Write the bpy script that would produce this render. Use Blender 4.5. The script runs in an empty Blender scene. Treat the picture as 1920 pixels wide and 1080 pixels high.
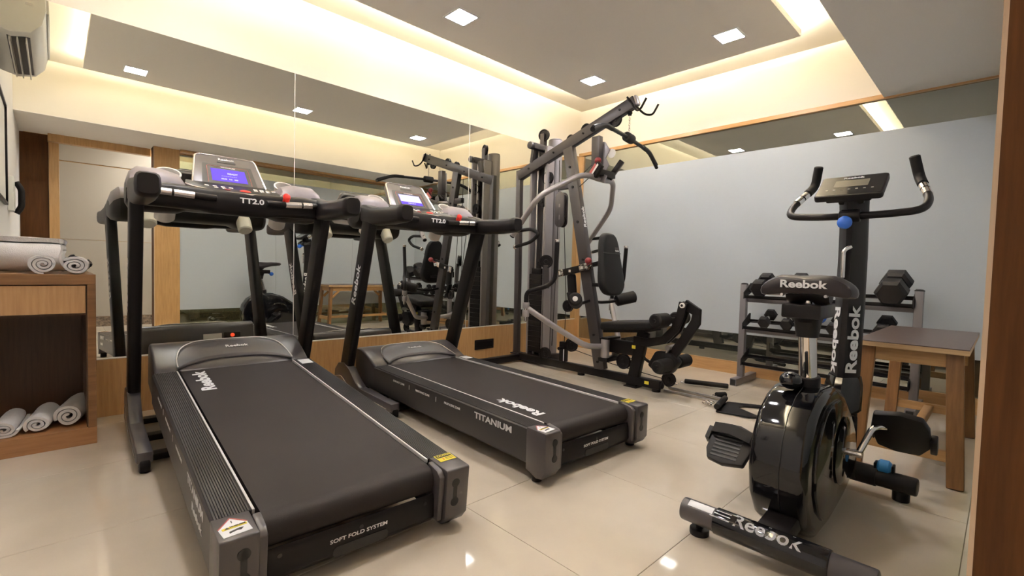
import bpy, bmesh, math, random
from mathutils import Vector, Matrix, noise
random.seed(7)
SC = bpy.context.scene
COL = SC.collection
PI = math.pi
V = Vector

# ------------------------------------------------------------------ camera, world, exposure
cam_d = bpy.data.cameras.new('camera')
cam = bpy.data.objects.new('camera', cam_d)
COL.objects.link(cam)
cam.matrix_world = Matrix(((0.72079334, 0.00920421, -0.69308891, 0.0),
                           (-0.69266444, 0.04698598, -0.71972793, 0.0),
                           (0.02594093, 0.99885314, 0.04024261, 0.86),
                           (0, 0, 0, 1)))
cam_d.sensor_fit = 'HORIZONTAL'
cam_d.sensor_width = 36.0
cam_d.lens = 16.715
cam_d.clip_start = 0.01
SC.camera = cam
world = bpy.data.worlds.new('world')
SC.world = world
world.use_nodes = True
world.node_tree.nodes['Background'].inputs[0].default_value = (0.9, 0.85, 0.8, 1)
world.node_tree.nodes['Background'].inputs[1].default_value = 0.02
SC.view_settings.view_transform = 'Standard'
SC.view_settings.look = 'None'
SC.view_settings.exposure = 0.16
SC.view_settings.gamma = 1.0
SC.view_settings.use_curve_mapping = False
DOWNLIGHT = 150.0     # emission of each square downlight
COVE = 205.0          # emission of the LED strips hidden on top of the ceiling tray

# ------------------------------------------------------------------ materials
def mat(name, col, rough=0.5, metal=0.0, bump=0.0, bscale=60.0, var=0.0, vscale=6.0, spec=0.5, coat=0.0):
    m = bpy.data.materials.new(name)
    m.use_nodes = True
    nt = m.node_tree
    b = nt.nodes['Principled BSDF']
    b.inputs['Base Color'].default_value = (*col, 1)
    b.inputs['Roughness'].default_value = rough
    b.inputs['Metallic'].default_value = metal
    b.inputs['Specular IOR Level'].default_value = spec
    b.inputs['Coat Weight'].default_value = coat
    if var > 0 or bump > 0:
        tc = nt.nodes.new('ShaderNodeTexCoord')
    if var > 0:
        n = nt.nodes.new('ShaderNodeTexNoise')
        n.inputs['Scale'].default_value = vscale
        n.inputs['Detail'].default_value = 5
        r = nt.nodes.new('ShaderNodeValToRGB')
        r.color_ramp.elements[0].position = 0.3
        r.color_ramp.elements[1].position = 0.7
        r.color_ramp.elements[0].color = (*[c * (1 - var) for c in col], 1)
        r.color_ramp.elements[1].color = (*[min(1, c * (1 + var)) for c in col], 1)
        nt.links.new(tc.outputs['Object'], n.inputs['Vector'])
        nt.links.new(n.outputs['Fac'], r.inputs['Fac'])
        nt.links.new(r.outputs['Color'], b.inputs['Base Color'])
    if bump > 0:
        n2 = nt.nodes.new('ShaderNodeTexNoise')
        n2.inputs['Scale'].default_value = bscale
        n2.inputs['Detail'].default_value = 3
        bp = nt.nodes.new('ShaderNodeBump')
        bp.inputs['Strength'].default_value = bump
        bp.inputs['Distance'].default_value = 0.002
        nt.links.new(tc.outputs['Object'], n2.inputs['Vector'])
        nt.links.new(n2.outputs['Fac'], bp.inputs['Height'])
        nt.links.new(bp.outputs['Normal'], b.inputs['Normal'])
    return m

def wood(name, c1, c2, rough=0.4, stretch=(14, 14, 0.9), scale=5.0, fine=1.0, spec=0.5):
    m = bpy.data.materials.new(name)
    m.use_nodes = True
    nt = m.node_tree
    b = nt.nodes['Principled BSDF']
    b.inputs['Roughness'].default_value = rough
    b.inputs['Specular IOR Level'].default_value = spec
    tc = nt.nodes.new('ShaderNodeTexCoord')
    mp = nt.nodes.new('ShaderNodeMapping')
    mp.inputs['Scale'].default_value = stretch
    n = nt.nodes.new('ShaderNodeTexNoise')
    n.inputs['Scale'].default_value = scale
    n.inputs['Detail'].default_value = 8
    n.inputs['Roughness'].default_value = 0.65
    r = nt.nodes.new('ShaderNodeValToRGB')
    r.color_ramp.elements[0].position = 0.32
    r.color_ramp.elements[1].position = 0.68
    r.color_ramp.elements[0].color = (*c1, 1)
    r.color_ramp.elements[1].color = (*c2, 1)
    bp = nt.nodes.new('ShaderNodeBump')
    bp.inputs['Strength'].default_value = 0.08 * fine
    bp.inputs['Distance'].default_value = 0.001
    nt.links.new(tc.outputs['Object'], mp.inputs['Vector'])
    nt.links.new(mp.outputs['Vector'], n.inputs['Vector'])
    nt.links.new(n.outputs['Fac'], r.inputs['Fac'])
    nt.links.new(r.outputs['Color'], b.inputs['Base Color'])
    nt.links.new(n.outputs['Fac'], bp.inputs['Height'])
    nt.links.new(bp.outputs['Normal'], b.inputs['Normal'])
    return m

def emit(name, col, s):
    m = bpy.data.materials.new(name)
    m.use_nodes = True
    nt = m.node_tree
    nt.nodes.remove(nt.nodes['Principled BSDF'])
    e = nt.nodes.new('ShaderNodeEmission')
    e.inputs[0].default_value = (*col, 1)
    e.inputs[1].default_value = s
    nt.links.new(e.outputs[0], nt.nodes['Material Output'].inputs[0])
    return m

def mirror_mat(name, col, rough=0.0, base=None, fac=0.0, trans=0.0):
    """reflective glass: a glossy layer over a dark backing, optionally part see-through"""
    m = bpy.data.materials.new(name)
    m.use_nodes = True
    nt = m.node_tree
    nt.nodes.remove(nt.nodes['Principled BSDF'])
    g = nt.nodes.new('ShaderNodeBsdfGlossy')
    g.inputs['Color'].default_value = (*col, 1)
    g.inputs['Roughness'].default_value = rough
    out = nt.nodes['Material Output']
    if base is None:
        nt.links.new(g.outputs[0], out.inputs[0])
        return m
    if trans > 0:
        d = nt.nodes.new('ShaderNodeBsdfTransparent')
    else:
        d = nt.nodes.new('ShaderNodeBsdfDiffuse')
    d.inputs[0].default_value = (*base, 1)
    mx = nt.nodes.new('ShaderNodeMixShader')
    mx.inputs[0].default_value = fac
    nt.links.new(d.outputs[0], mx.inputs[1])
    nt.links.new(g.outputs[0], mx.inputs[2])
    nt.links.new(mx.outputs[0], out.inputs[0])
    return m

M = {}
M['plaster'] = mat('cream_plaster', (0.86, 0.80, 0.69), 0.75, bump=0.05, bscale=90)
M['ceiling'] = mat('ceiling_paint', (0.93, 0.89, 0.835), 0.8, bump=0.03, bscale=90)
M['wallpaint'] = mat('pale_wall_paint', (0.72, 0.70, 0.68), 0.7, bump=0.05, bscale=90)
M['tile'] = mat('beige_polished_tile', (0.64, 0.555, 0.435), 0.05, var=0.10, vscale=2.2, spec=0.65)
M['grout'] = mat('tile_grout', (0.34, 0.27, 0.19), 0.6)
M['veneer'] = wood('orange_wood_veneer', (0.42, 0.23, 0.088), (0.56, 0.335, 0.14), 0.35)
M['veneer_h'] = wood('orange_wood_veneer_lengthways', (0.46, 0.25, 0.095), (0.58, 0.34, 0.145), 0.35, stretch=(14, 0.9, 14))
M['darkwood'] = wood('dark_wood', (0.064, 0.023, 0.006), (0.105, 0.041, 0.011), 0.5, spec=0.15)
M['lipping'] = wood('pale_edge_lipping', (0.50, 0.36, 0.23), (0.60, 0.44, 0.30), 0.5)
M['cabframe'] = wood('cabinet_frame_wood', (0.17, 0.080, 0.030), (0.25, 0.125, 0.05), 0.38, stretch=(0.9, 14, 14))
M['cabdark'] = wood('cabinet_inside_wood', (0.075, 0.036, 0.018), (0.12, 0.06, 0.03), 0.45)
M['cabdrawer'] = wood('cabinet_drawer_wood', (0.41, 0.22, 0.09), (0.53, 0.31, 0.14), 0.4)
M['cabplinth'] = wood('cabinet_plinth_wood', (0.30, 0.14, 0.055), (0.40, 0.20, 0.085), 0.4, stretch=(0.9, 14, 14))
M['mirror'] = mirror_mat('mirror_glass', (0.87, 0.88, 0.82))
M['mirroredge'] = mat('mirror_bead', (0.80, 0.78, 0.72), 0.35, 0.2)
M['tintglass'] = mirror_mat('tinted_reflective_glass', (0.86, 0.90, 0.82), 0.0, (0.05, 0.05, 0.04), 0.50)
M['clearglass'] = mirror_mat('clear_tinted_glass', (0.85, 0.9, 0.85), 0.0, (0.55, 0.58, 0.46), 0.30, trans=1)
M['frost'] = mat('frosted_film', (0.49, 0.525, 0.545), 0.42, spec=0.35)
M['granite'] = mat('granite_skirting', (0.20, 0.15, 0.11), 0.3, var=0.7, vscale=45)
M['beige'] = mat('beige_wall_panel', (0.42, 0.38, 0.32), 0.35)
M['black'] = mat('black_powder_coat', (0.0095, 0.008, 0.008), 0.40, bump=0.04, bscale=300, spec=0.14)
M['graphite'] = mat('graphite_paint', (0.046, 0.040, 0.041), 0.36, 0.12, bump=0.03, bscale=300)
M['plastic'] = mat('charcoal_plastic', (0.058, 0.051, 0.053), 0.31, bump=0.05, bscale=400, spec=0.6)
M['darkplastic'] = mat('black_plastic', (0.0095, 0.008, 0.0085), 0.38, bump=0.03, bscale=400, spec=0.18)
M['rail'] = mat('ribbed_rail_plastic', (0.026, 0.0235, 0.024), 0.36, spec=0.45)
M['belt'] = mat('running_belt', (0.020, 0.0155, 0.015), 0.55, bump=0.25, bscale=700, var=0.12, vscale=4, spec=0.2)
M['shell'] = mat('grey_console_shell', (0.27, 0.24, 0.25), 0.42, 0.2)
M['consoleface'] = mat('grey_console_face', (0.075, 0.068, 0.072), 0.33, 0.1)
M['rim'] = mat('silver_trim', (0.78, 0.74, 0.72), 0.22, 0.85)
M['edgewhite'] = mat('white_edging', (0.80, 0.78, 0.75), 0.35, 0.1)
M['white'] = mat('white_print', (0.85, 0.85, 0.85), 0.5)
M['whiteplastic'] = mat('cream_white_plastic', (0.84, 0.81, 0.74), 0.45)
M['yellow'] = mat('yellow_print', (0.75, 0.62, 0.04), 0.45)
M['red'] = mat('red_plastic', (0.75, 0.03, 0.02), 0.35)
M['darkred'] = mat('dull_red_knob', (0.24, 0.02, 0.024), 0.35)
M['pinkline'] = mat('red_print', (0.50, 0.12, 0.10), 0.5)
M['blackprint'] = mat('black_print', (0.01, 0.01, 0.01), 0.5)
M['silvergrey'] = mat('silver_grey_paint', (0.36, 0.335, 0.33), 0.33, 0.55, bump=0.03, bscale=300)
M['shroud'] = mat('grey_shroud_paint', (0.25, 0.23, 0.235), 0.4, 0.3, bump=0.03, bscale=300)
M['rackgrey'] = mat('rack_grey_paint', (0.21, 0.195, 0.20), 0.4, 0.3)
M['foam'] = mat('black_foam', (0.009, 0.008, 0.008), 0.65, bump=0.15, bscale=300, spec=0.2)
M['vinyl'] = mat('black_vinyl', (0.009, 0.0085, 0.009), 0.5, bump=0.12, bscale=260, spec=0.2)
M['rubber'] = mat('hex_rubber', (0.011, 0.010, 0.011), 0.5, bump=0.06, bscale=300, spec=0.22)
M['chrome'] = mat('chrome', (0.82, 0.80, 0.78), 0.08, 1.0)
M['steel'] = mat('brushed_steel', (0.6, 0.58, 0.56), 0.3, 1.0)
M['gloss'] = mat('gloss_black_shell', (0.005, 0.005, 0.006), 0.07, spec=0.45)
M['saddle'] = mat('saddle_vinyl', (0.018, 0.014, 0.016), 0.36, bump=0.06, bscale=300, spec=0.3)
M['bluecap'] = mat('blue_knob_plastic', (0.03, 0.13, 0.55), 0.25)
M['cyancap'] = mat('light_blue_plastic', (0.04, 0.25, 0.60), 0.35)
M['lcd'] = mat('grey_lcd', (0.16, 0.145, 0.11), 0.2)
M['benchtop'] = mat('brown_laminate', (0.085, 0.052, 0.040), 0.3, var=0.12, vscale=14)
M['ply'] = wood('plywood_edge', (0.42, 0.26, 0.12), (0.58, 0.39, 0.20), 0.55, stretch=(6, 1, 30))
M['benchleg'] = wood('bench_leg_wood', (0.165, 0.076, 0.024), (0.25, 0.122, 0.042), 0.45)
M['benchrail'] = wood('bench_rail_wood', (0.38, 0.205, 0.075), (0.52, 0.31, 0.13), 0.5, stretch=(0.9, 0.9, 14))
M['towel'] = mat('white_terry', (0.78, 0.75, 0.72), 0.95, bump=0.9, bscale=240, spec=0.1)
M['acbody'] = mat('ac_white_plastic', (0.78, 0.76, 0.70), 0.4)
M['acslot'] = mat('ac_dark_slot', (0.05, 0.05, 0.05), 0.5)
M['lamp'] = emit('downlight_glow', (1.0, 0.97, 1.0), DOWNLIGHT)
M['led'] = emit('cove_led_glow', (1.0, 0.89, 0.70), COVE)
M['screenpurple'] = emit('purple_backlight', (0.20, 0.12, 0.78), 1.25)
M['screenwhite'] = emit('painted_screen_washout', (0.80, 0.74, 0.98), 1.35)
M['screeninfo'] = emit('screen_marks', (0.62, 0.60, 1.0), 1.5)
M['ledred'] = emit('red_switch_light', (0.9, 0.08, 0.03), 1.2)

# ------------------------------------------------------------------ geometry builder
class G:
    def __init__(self):
        self.bm = bmesh.new()

    def _take(self, b, Mx=None, bev=0.0, seg=2, ang=0.6):
        if bev > 0:
            b.normal_update()
            es = [e for e in b.edges if len(e.link_faces) == 2 and e.calc_face_angle(0) > ang]
            if es:
                bmesh.ops.bevel(b, geom=es, offset=bev, segments=seg, profile=0.5, affect='EDGES', clamp_overlap=True)
        if Mx is not None:
            bmesh.ops.transform(b, matrix=Mx, verts=b.verts)
        t = bpy.data.meshes.new('tmp')
        b.to_mesh(t)
        b.free()
        self.bm.from_mesh(t)
        bpy.data.meshes.remove(t)
        return self

    def box(self, x0, x1, y0, y1, z0, z1, bev=0.0, seg=2, Mx=None):
        b = bmesh.new()
        bmesh.ops.create_cube(b, size=1.0)
        S = Matrix.Translation(((x0 + x1) / 2, (y0 + y1) / 2, (z0 + z1) / 2)) @ Matrix.Diagonal((x1 - x0, y1 - y0, z1 - z0, 1))
        bmesh.ops.transform(b, matrix=S, verts=b.verts)
        return self._take(b, Mx, bev, seg)

    def beam(self, p0, p1, w, h, bev=0.004, side=None, seg=2):
        """box from p0 to p1; w along 'side' (default horizontal), h across"""
        p0, p1 = V(p0), V(p1)
        d = p1 - p0
        L = d.length
        z = d.normalized()
        if side is None:
            s = V((0, 0, 1)).cross(z)
            if s.length < 1e-4:
                s = V((1, 0, 0))
        else:
            s = V(side)
        s = (s - z * s.dot(z)).normalized()
        u = z.cross(s)
        Mx = Matrix(((s.x, u.x, z.x, p0.x), (s.y, u.y, z.y, p0.y), (s.z, u.z, z.z, p0.z), (0, 0, 0, 1)))
        return self.box(-w / 2, w / 2, -h / 2, h / 2, 0, L, bev, seg, Mx)

    def prism(self, pts, axis, a, c, bev=0.0, seg=2, Mx=None, ang=0.6):
        b = bmesh.new()
        def P(p, t):
            if axis == 'x':
                return (t, p[0], p[1])
            if axis == 'y':
                return (p[0], t, p[1])
            return (p[0], p[1], t)
        lo = [b.verts.new(P(p, a)) for p in pts]
        hi = [b.verts.new(P(p, c)) for p in pts]
        n = len(pts)
        b.faces.new(lo)
        b.faces.new(hi[::-1])
        for i in range(n):
            b.faces.new((lo[i], hi[i], hi[(i + 1) % n], lo[(i + 1) % n]))
        bmesh.ops.recalc_face_normals(b, faces=b.faces)
        return self._take(b, Mx, bev, seg, ang)

    def lathe(self, prof, p0, d, seg=24):
        """prof: (radius, distance along d)"""
        p0, z = V(p0), V(d).normalized()
        s = z.orthogonal().normalized()
        u = z.cross(s)
        b = bmesh.new()
        rings = []
        for r, t in prof:
            if r < 1e-6:
                rings.append([b.verts.new(p0 + z * t)])
            else:
                rings.append([b.verts.new(p0 + z * t + s * (r * math.cos(2 * PI * i / seg)) + u * (r * math.sin(2 * PI * i / seg))) for i in range(seg)])
        for A, B in zip(rings, rings[1:]):
            for i in range(seg):
                j = (i + 1) % seg
                if len(A) == 1 and len(B) == 1:
                    continue
                if len(A) == 1:
                    b.faces.new((A[0], B[i], B[j]))
                elif len(B) == 1:
                    b.faces.new((A[i], A[j], B[0]))
                else:
                    b.faces.new((A[i], A[j], B[j], B[i]))
        for R in (rings[0], rings[-1]):
            if len(R) > 1:
                b.faces.new(R)
        bmesh.ops.recalc_face_normals(b, faces=b.faces)
        return self._take(b)

    def cyl(self, p0, p1, r, r2=None, seg=24, bev=0.0):
        p0, p1 = V(p0), V(p1)
        L = (p1 - p0).length
        r2 = r if r2 is None else r2
        if bev > 0:
            k = 0.3 * bev
            prof = [(r - bev, 0), (r - k, k), (r, bev), (r2, L - bev), (r2 - k, L - k), (r2 - bev, L)]
        else:
            prof = [(r, 0), (r2, L)]
        return self.lathe(prof, p0, p1 - p0, seg)

    def sphere(self, c, r, sc=(1, 1, 1), seg=20):
        b = bmesh.new()
        bmesh.ops.create_uvsphere(b, u_segments=seg, v_segments=seg // 2, radius=r)
        return self._take(b, Matrix.Translation(c) @ Matrix.Diagonal((*sc, 1)))

    def loft(self, rings, cap=True, closed=True):
        b = bmesh.new()
        R = [[b.verts.new(p) for p in ring] for ring in rings]
        n = len(R[0])
        for A, B in zip(R, R[1:]):
            for i in range(n if closed else n - 1):
                j = (i + 1) % n
                b.faces.new((A[i], A[j], B[j], B[i]))
        if cap:
            b.faces.new(R[0][::-1])
            b.faces.new(R[-1])
        bmesh.ops.recalc_face_normals(b, faces=b.faces)
        return self._take(b)

    def tube(self, pts, r, fil=0.0, seg=14, nf=6, cap=0.0):
        pts = [V(p) for p in pts]
        path = [pts[0]]
        for i in range(1, len(pts) - 1):
            a, p, c = pts[i - 1], pts[i], pts[i + 1]
            d1, d2 = (a - p), (c - p)
            f = min(fil, d1.length * 0.48, d2.length * 0.48)
            if f < 1e-5:
                path.append(p)
                continue
            q1, q2 = p + d1.normalized() * f, p + d2.normalized() * f
            for k in range(nf + 1):
                t = k / nf
                path.append(q1 * (1 - t) ** 2 + p * 2 * t * (1 - t) + q2 * t * t)
        path.append(pts[-1])
        tang = []
        for i in range(len(path)):
            a = path[max(i - 1, 0)]
            c = path[min(i + 1, len(path) - 1)]
            tang.append((c - a).normalized())
        s = tang[0].orthogonal().normalized()
        rings = []
        rr = r if callable(r) else (lambda t: r)
        for i, (p, t) in enumerate(zip(path, tang)):
            s = (s - t * s.dot(t)).normalized()
            u = t.cross(s)
            rad = rr(i / (len(path) - 1))
            rings.append([p + s * (rad * math.cos(2 * PI * k / seg)) + u * (rad * math.sin(2 * PI * k / seg)) for k in range(seg)])
        if cap > 0:
            def shrink(ring, c, off):
                return [c + (q - c) * 0.72 + off for q in ring]
            rings = [shrink(rings[0], path[0], -tang[0] * cap)] + rings + [shrink(rings[-1], path[-1], tang[-1] * cap)]
        return self.loft(rings)

    def wheel(self, c, axis, r, w, seg=24):
        """grooved cable pulley"""
        c, z = V(c), V(axis).normalized()
        h = w / 2
        return self.lathe([(r * .25, -h), (r * .3, -h * 1.0), (r * .34, -h * .5), (r * .78, -h * .5), (r * .84, -h), (r, -h), (r, -h * .6), (r * .88, 0),
                           (r, h * .6), (r, h), (r * .84, h), (r * .78, h * .5), (r * .34, h * .5), (r * .3, h), (r * .25, h)], c, z, seg)

ORG = {}

def new_obj(name, data, parent=None):
    o = bpy.data.objects.new(name, data)
    COL.objects.link(o)
    if parent is not None:
        o.parent = parent
        ORG[o.name] = ORG.get(parent.name, V((0, 0, 0)))
    return o

def obj(name, g, m, parent=None, smooth=True, shift=None, label=None, deform=None):
    me = bpy.data.meshes.new(name)
    bm = g.bm
    if deform is not None:
        for v in bm.verts:
            v.co = deform(v.co)
    off = shift if shift is not None else (ORG.get(parent.name) if parent is not None else None)
    if off is not None and V(off).length > 0:
        bmesh.ops.translate(bm, vec=-V(off), verts=bm.verts)
    bm.to_mesh(me)
    bm.free()
    if smooth:
        me.polygons.foreach_set('use_smooth', [True] * len(me.polygons))
        me.set_sharp_from_angle(angle=math.radians(38))
    me.materials.append(M[m] if isinstance(m, str) else m)
    o = new_obj(name, me, parent)
    if shift is not None:
        o.location = shift
        ORG[o.name] = V(shift)
    if label:
        o['label'] = label
    return o

def tag(o, label, cat, group=None):
    o['label'] = label
    o['category'] = cat
    if group:
        o['group'] = group
    return o

def thing(name, label, cat, loc=(0, 0, 0), rz=0.0, group=None, world=True):
    o = bpy.data.objects.new(name, None)
    COL.objects.link(o)
    o.location = loc
    o.rotation_euler = (0, 0, rz)
    o.empty_display_size = 0.1
    tag(o, label, cat, group)
    ORG[o.name] = V(loc) if world else V((0, 0, 0))
    return o

def struct(name, g, m, parent=None, **k):
    o = obj(name, g, m, parent, **k)
    if parent is None:
        o['kind'] = 'structure'
    return o

def text(name, s, size, m, parent, o, xd, yd, bold=0.02, xs=1.0, align='CENTER', deform=None, lift=0.0008, spacing=1.0):
    cu = bpy.data.curves.new('t', 'FONT')
    cu.body = s
    cu.size = size
    cu.align_x = align
    cu.align_y = 'CENTER'
    cu.extrude = 0.0004
    cu.offset = bold * size
    cu.space_character = spacing
    cu.resolution_u = 3
    t = bpy.data.objects.new('t', cu)
    me = bpy.data.meshes.new_from_object(t)
    bpy.data.objects.remove(t)
    bpy.data.curves.remove(cu)
    x, y = V(xd).normalized(), V(yd)
    y = (y - x * y.dot(x)).normalized()
    z = x.cross(y)
    b = bmesh.new()
    b.from_mesh(me)
    bpy.data.meshes.remove(me)
    oo = V(o) + z * lift
    Mx = Matrix(((x.x * xs, y.x, z.x, oo.x), (x.y * xs, y.y, z.y, oo.y), (x.z * xs, y.z, z.z, oo.z), (0, 0, 0, 1)))
    bmesh.ops.transform(b, matrix=Mx, verts=b.verts)
    g = G()
    g._take(b)
    return obj(name, g, m, parent, smooth=False, deform=deform)

def rrect(w, h, r, n=5, cx=0.0, cy=0.0):
    pts = []
    for sx, sy, a0 in ((1, 1, 0), (-1, 1, 90), (-1, -1, 180), (1, -1, 270)):
        for k in range(n + 1):
            a = math.radians(a0 + 90 * k / n)
            pts.append((cx + sx * (w / 2 - r) + r * math.cos(a), cy + sy * (h / 2 - r) + r * math.sin(a)))
    return pts

# ------------------------------------------------------------------ room shell
YM, XR, XL, YO = 3.371, 4.253, -0.25, -1.15     # mirror face, right wall face, left wall face, corridor wall face
ZC, ZS, ZT = 2.63, 2.145, 2.513                 # ceiling, soffit underside, tray underside
YP = 0.0                                        # glass of the front partition

fl = struct('floor', G().box(XL - .1, XR + .1, YO - .1, YM + .1, -0.12, -0.006), 'grout')
pit, gap = 0.63, 0.0018
xs = [1.06 + pit * k for k in range(-3, 7)]
ys = [0.686 + pit * k for k in range(-4, 6)]
for i in range(len(xs) - 1):
    for j in range(len(ys) - 1):
        a, b = max(xs[i], XL), min(xs[i + 1], XR)
        c, d = max(ys[j], YO), min(ys[j + 1], YM)
        if b - a < .02 or d - c < .02:
            continue
        obj('tile', G().box(a + gap / 2, b - gap / 2, c + gap / 2, d - gap / 2, -0.006, 0.0, bev=0.0006, seg=1), 'tile', fl, smooth=False)

# mirror wall
wb = struct('wall_back', G().box(XL - .1, XR + .1, YM + .006, YM + .12, 0, ZC), 'plaster')
px0 = XL
for k, x1 in enumerate((1.175, 2.674, XR)):
    obj('mirror_panel', G().box(px0 + .0012, x1 - .0012, YM, YM + .006, 0.318, 2.133, bev=0.0008, seg=1), 'mirror', wb, smooth=False)
    px0 = x1
for x1 in (1.175, 2.674):
    obj('mirror_joint', G().box(x1 - .0022, x1 + .0022, YM - .0006, YM + .006, 0.318, 2.133), 'mirroredge', wb, smooth=False)
px0 = XL
for x1 in (0.9, 2.1, 3.3, XR):
    obj('wood_panel', G().box(px0 + .0006, x1 - .0006, YM - .012, YM + .006, 0.0, 0.312, bev=0.0008, seg=1), 'veneer', wb)
    px0 = x1
obj('bead', G().box(XL, XR, YM - .012, YM + .002, 0.312, 0.318, bev=0.001, seg=1), 'mirroredge', wb)

# right wall: tinted reflective glass with a broad frosted band, wood plinth and top trim
wr = struct('wall_right', G().box(XR + .008, XR + .12, YO - .1, YM + .12, 0, ZC), 'plaster')
py0 = YP
for y1 in (YM - .05,):
    obj('glass_pane', G().box(XR, XR + .008, py0 + .001, y1 - .001, 0.107, 2.13), 'tintglass', wr, smooth=False)
    obj('frosted_film', G().box(XR - .0015, XR, py0 + .001, y1 - .001, 0.352, 1.905), 'frost', wr, smooth=False)
    py0 = y1
struct('baseboard_right', G().box(XR - .014, XR + .008, YP, YM, 0.0, 0.107, bev=0.001, seg=1), 'veneer_h')
struct('trim_1', G().box(XR - .022, XR + .008, YP, YM, 2.128, 2.162, bev=0.002, seg=1), 'veneer_h')
struct('trim_2', G().box(XR - .022, XR + .008, YM - .06, YM, 0.107, 2.128, bev=0.002, seg=1), 'veneer')

# left wall
struct('wall_left', G().box(XL - .1, XL, YO - .1, YM + .12, 0, ZC), 'wallpaint')

# ceiling with soffit above the partition and the dropped light tray
ce = struct('ceiling', G().box(XL - .1, XR + .1, YO - .1, YM + .12, ZC, ZC + .1), 'plaster')
obj('soffit', G().box(XL, XR, -.30, 0.662, ZS, ZC), 'plaster', ce)
obj('soffit_underside', G().box(XL, XR, -.30, 0.662, ZS - .006, ZS - .0002), 'ceiling', ce)
TX0, TX1, TY0, TY1 = 0.195, 3.722, 1.06, 2.908
obj('light_tray', G().box(TX0, TX1, TY0, TY1, ZT, ZT + .018, bev=.001, seg=1).box(TX0, TX1, TY0, TY0 + .012, ZT + .018, ZT + .045).box(TX0, TX1, TY1 - .012, TY1, ZT + .018, ZT + .045)
    .box(TX0, TX0 + .012, TY0, TY1, ZT + .018, ZT + .045).box(TX1 - .012, TX1, TY0, TY1, ZT + .018, ZT + .045), 'ceiling', ce)
obj('tray_hanger', G().box(TX0 + .25, TX1 - .25, TY0 + .25, TY1 - .25, ZT + .018, ZC), 'ceiling', ce)
zl0, zl1 = ZT + .045, ZT + .052
led_lab = 'warm LED strip hidden on top of the ceiling tray along its %s edge'
for nm, lab, bx in (('b', led_lab % 'mirror-side', (TX0 + .05, TX1 - .05, TY1 - .05, TY1 - .012)),
                    ('f', led_lab % 'doorway-side', (TX0 + .05, TX1 - .05, TY0 + .012, TY0 + .05)),
                    ('r', led_lab % 'frosted-wall-side', (TX1 - .05, TX1 - .012, TY0 + .06, TY1 - .06)),
                    ('l', led_lab % 'left wall side', (TX0 + .012, TX0 + .05, TY0 + .06, TY1 - .06))):
    o = obj('led_strip', G().box(bx[0], bx[1], bx[2], bx[3], ZT + .018, zl0).box(bx[0], bx[1], bx[2], bx[3], zl0, zl1), 'led', shift=((bx[0] + bx[1]) / 2, (bx[2] + bx[3]) / 2, ZT + .018))
    tag(o, lab, 'light strip', 'LED strips in the ceiling cove')

# front partition (behind the camera's right): glass with a frosted band, wood trims, door opening
wf = struct('wall_front', G().box(1.06, XR, YP - .10, YP - .06, 2.09, ZS - .006), 'veneer_h')
for a, b in ((1.06, 2.12), (2.12, 3.18), (3.18, XR)):
    obj('glass_pane', G().box(a + .001, b - .001, YP - .004, YP + .004, 0.0, 2.09), 'clearglass', wf, smooth=False)
    obj('frosted_film', G().box(a + .001, b - .001, YP + .004, YP + .0055, 0.275, 1.93), 'frost', wf, smooth=False)
struct('trim_3', G().box(1.06, XR - .03, YP - .06, YP + .068, 2.112, ZS - .006, bev=.002, seg=1), 'veneer_h')
jamb = struct('door_frame', G().box(0.822, 1.06, -.16, 0.0165, 0.0, ZS - .006), 'veneer')
obj('door_reveal', G().box(0.8155, 0.822, -.16, 0.0125, 0.0, ZS - .006), 'darkwood', jamb)
obj('edge_lipping', G().box(0.8155, 0.8225, 0.0125, 0.0175, 0.0, ZS - .006), 'lipping', jamb)
obj('door_header', G().box(-.04, 0.8155, -.28, -.2, 2.06, ZS - .006), 'veneer', jamb)
do = struct('door_1', G().box(-.035, 0.045, -.36, -.28, 0.0, 2.09, bev=.002, seg=1), 'veneer')
obj('side_panel', G().box(XL, -.036, -.36, -.32, 0.0, ZS - .006), 'darkwood', do)
gg = G()
for a, b, c, d in ((.005, .055, 1.035, 1.043), (.005, .012, 0.86, 1.035)):
    gg.box(a - .04, b - .04, -.2795, -.276, c, d)
obj('metal_strip', gg, 'steel', do)

# corridor seen in the mirror
wo = struct('wall_outer', G().box(XL - .1, XR + .1, YO - .12, YO - .012, 0, ZC), 'veneer')
for c, d in ((2.02, 2.21), (1.082, 2.008), (0.125, 1.078)):
    for a, b in ((XL, 1.03), (1.034, 2.3), (2.304, XR)):
        obj('panel', G().box(a, b, YO - .012, YO, c, d, bev=.001, seg=1), 'beige', wo)
obj('skirting', G().box(XL, XR, YO - .012, YO + .01, 0, .12), 'granite', wo)
obj('header', G().box(XL, XR, YO - .012, YO, 2.215, 2.40), 'veneer_h', wo)
struct('ceiling_corridor', G().box(XL, XR, YO, -.30, 2.40, 2.46), 'ceiling')

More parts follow.
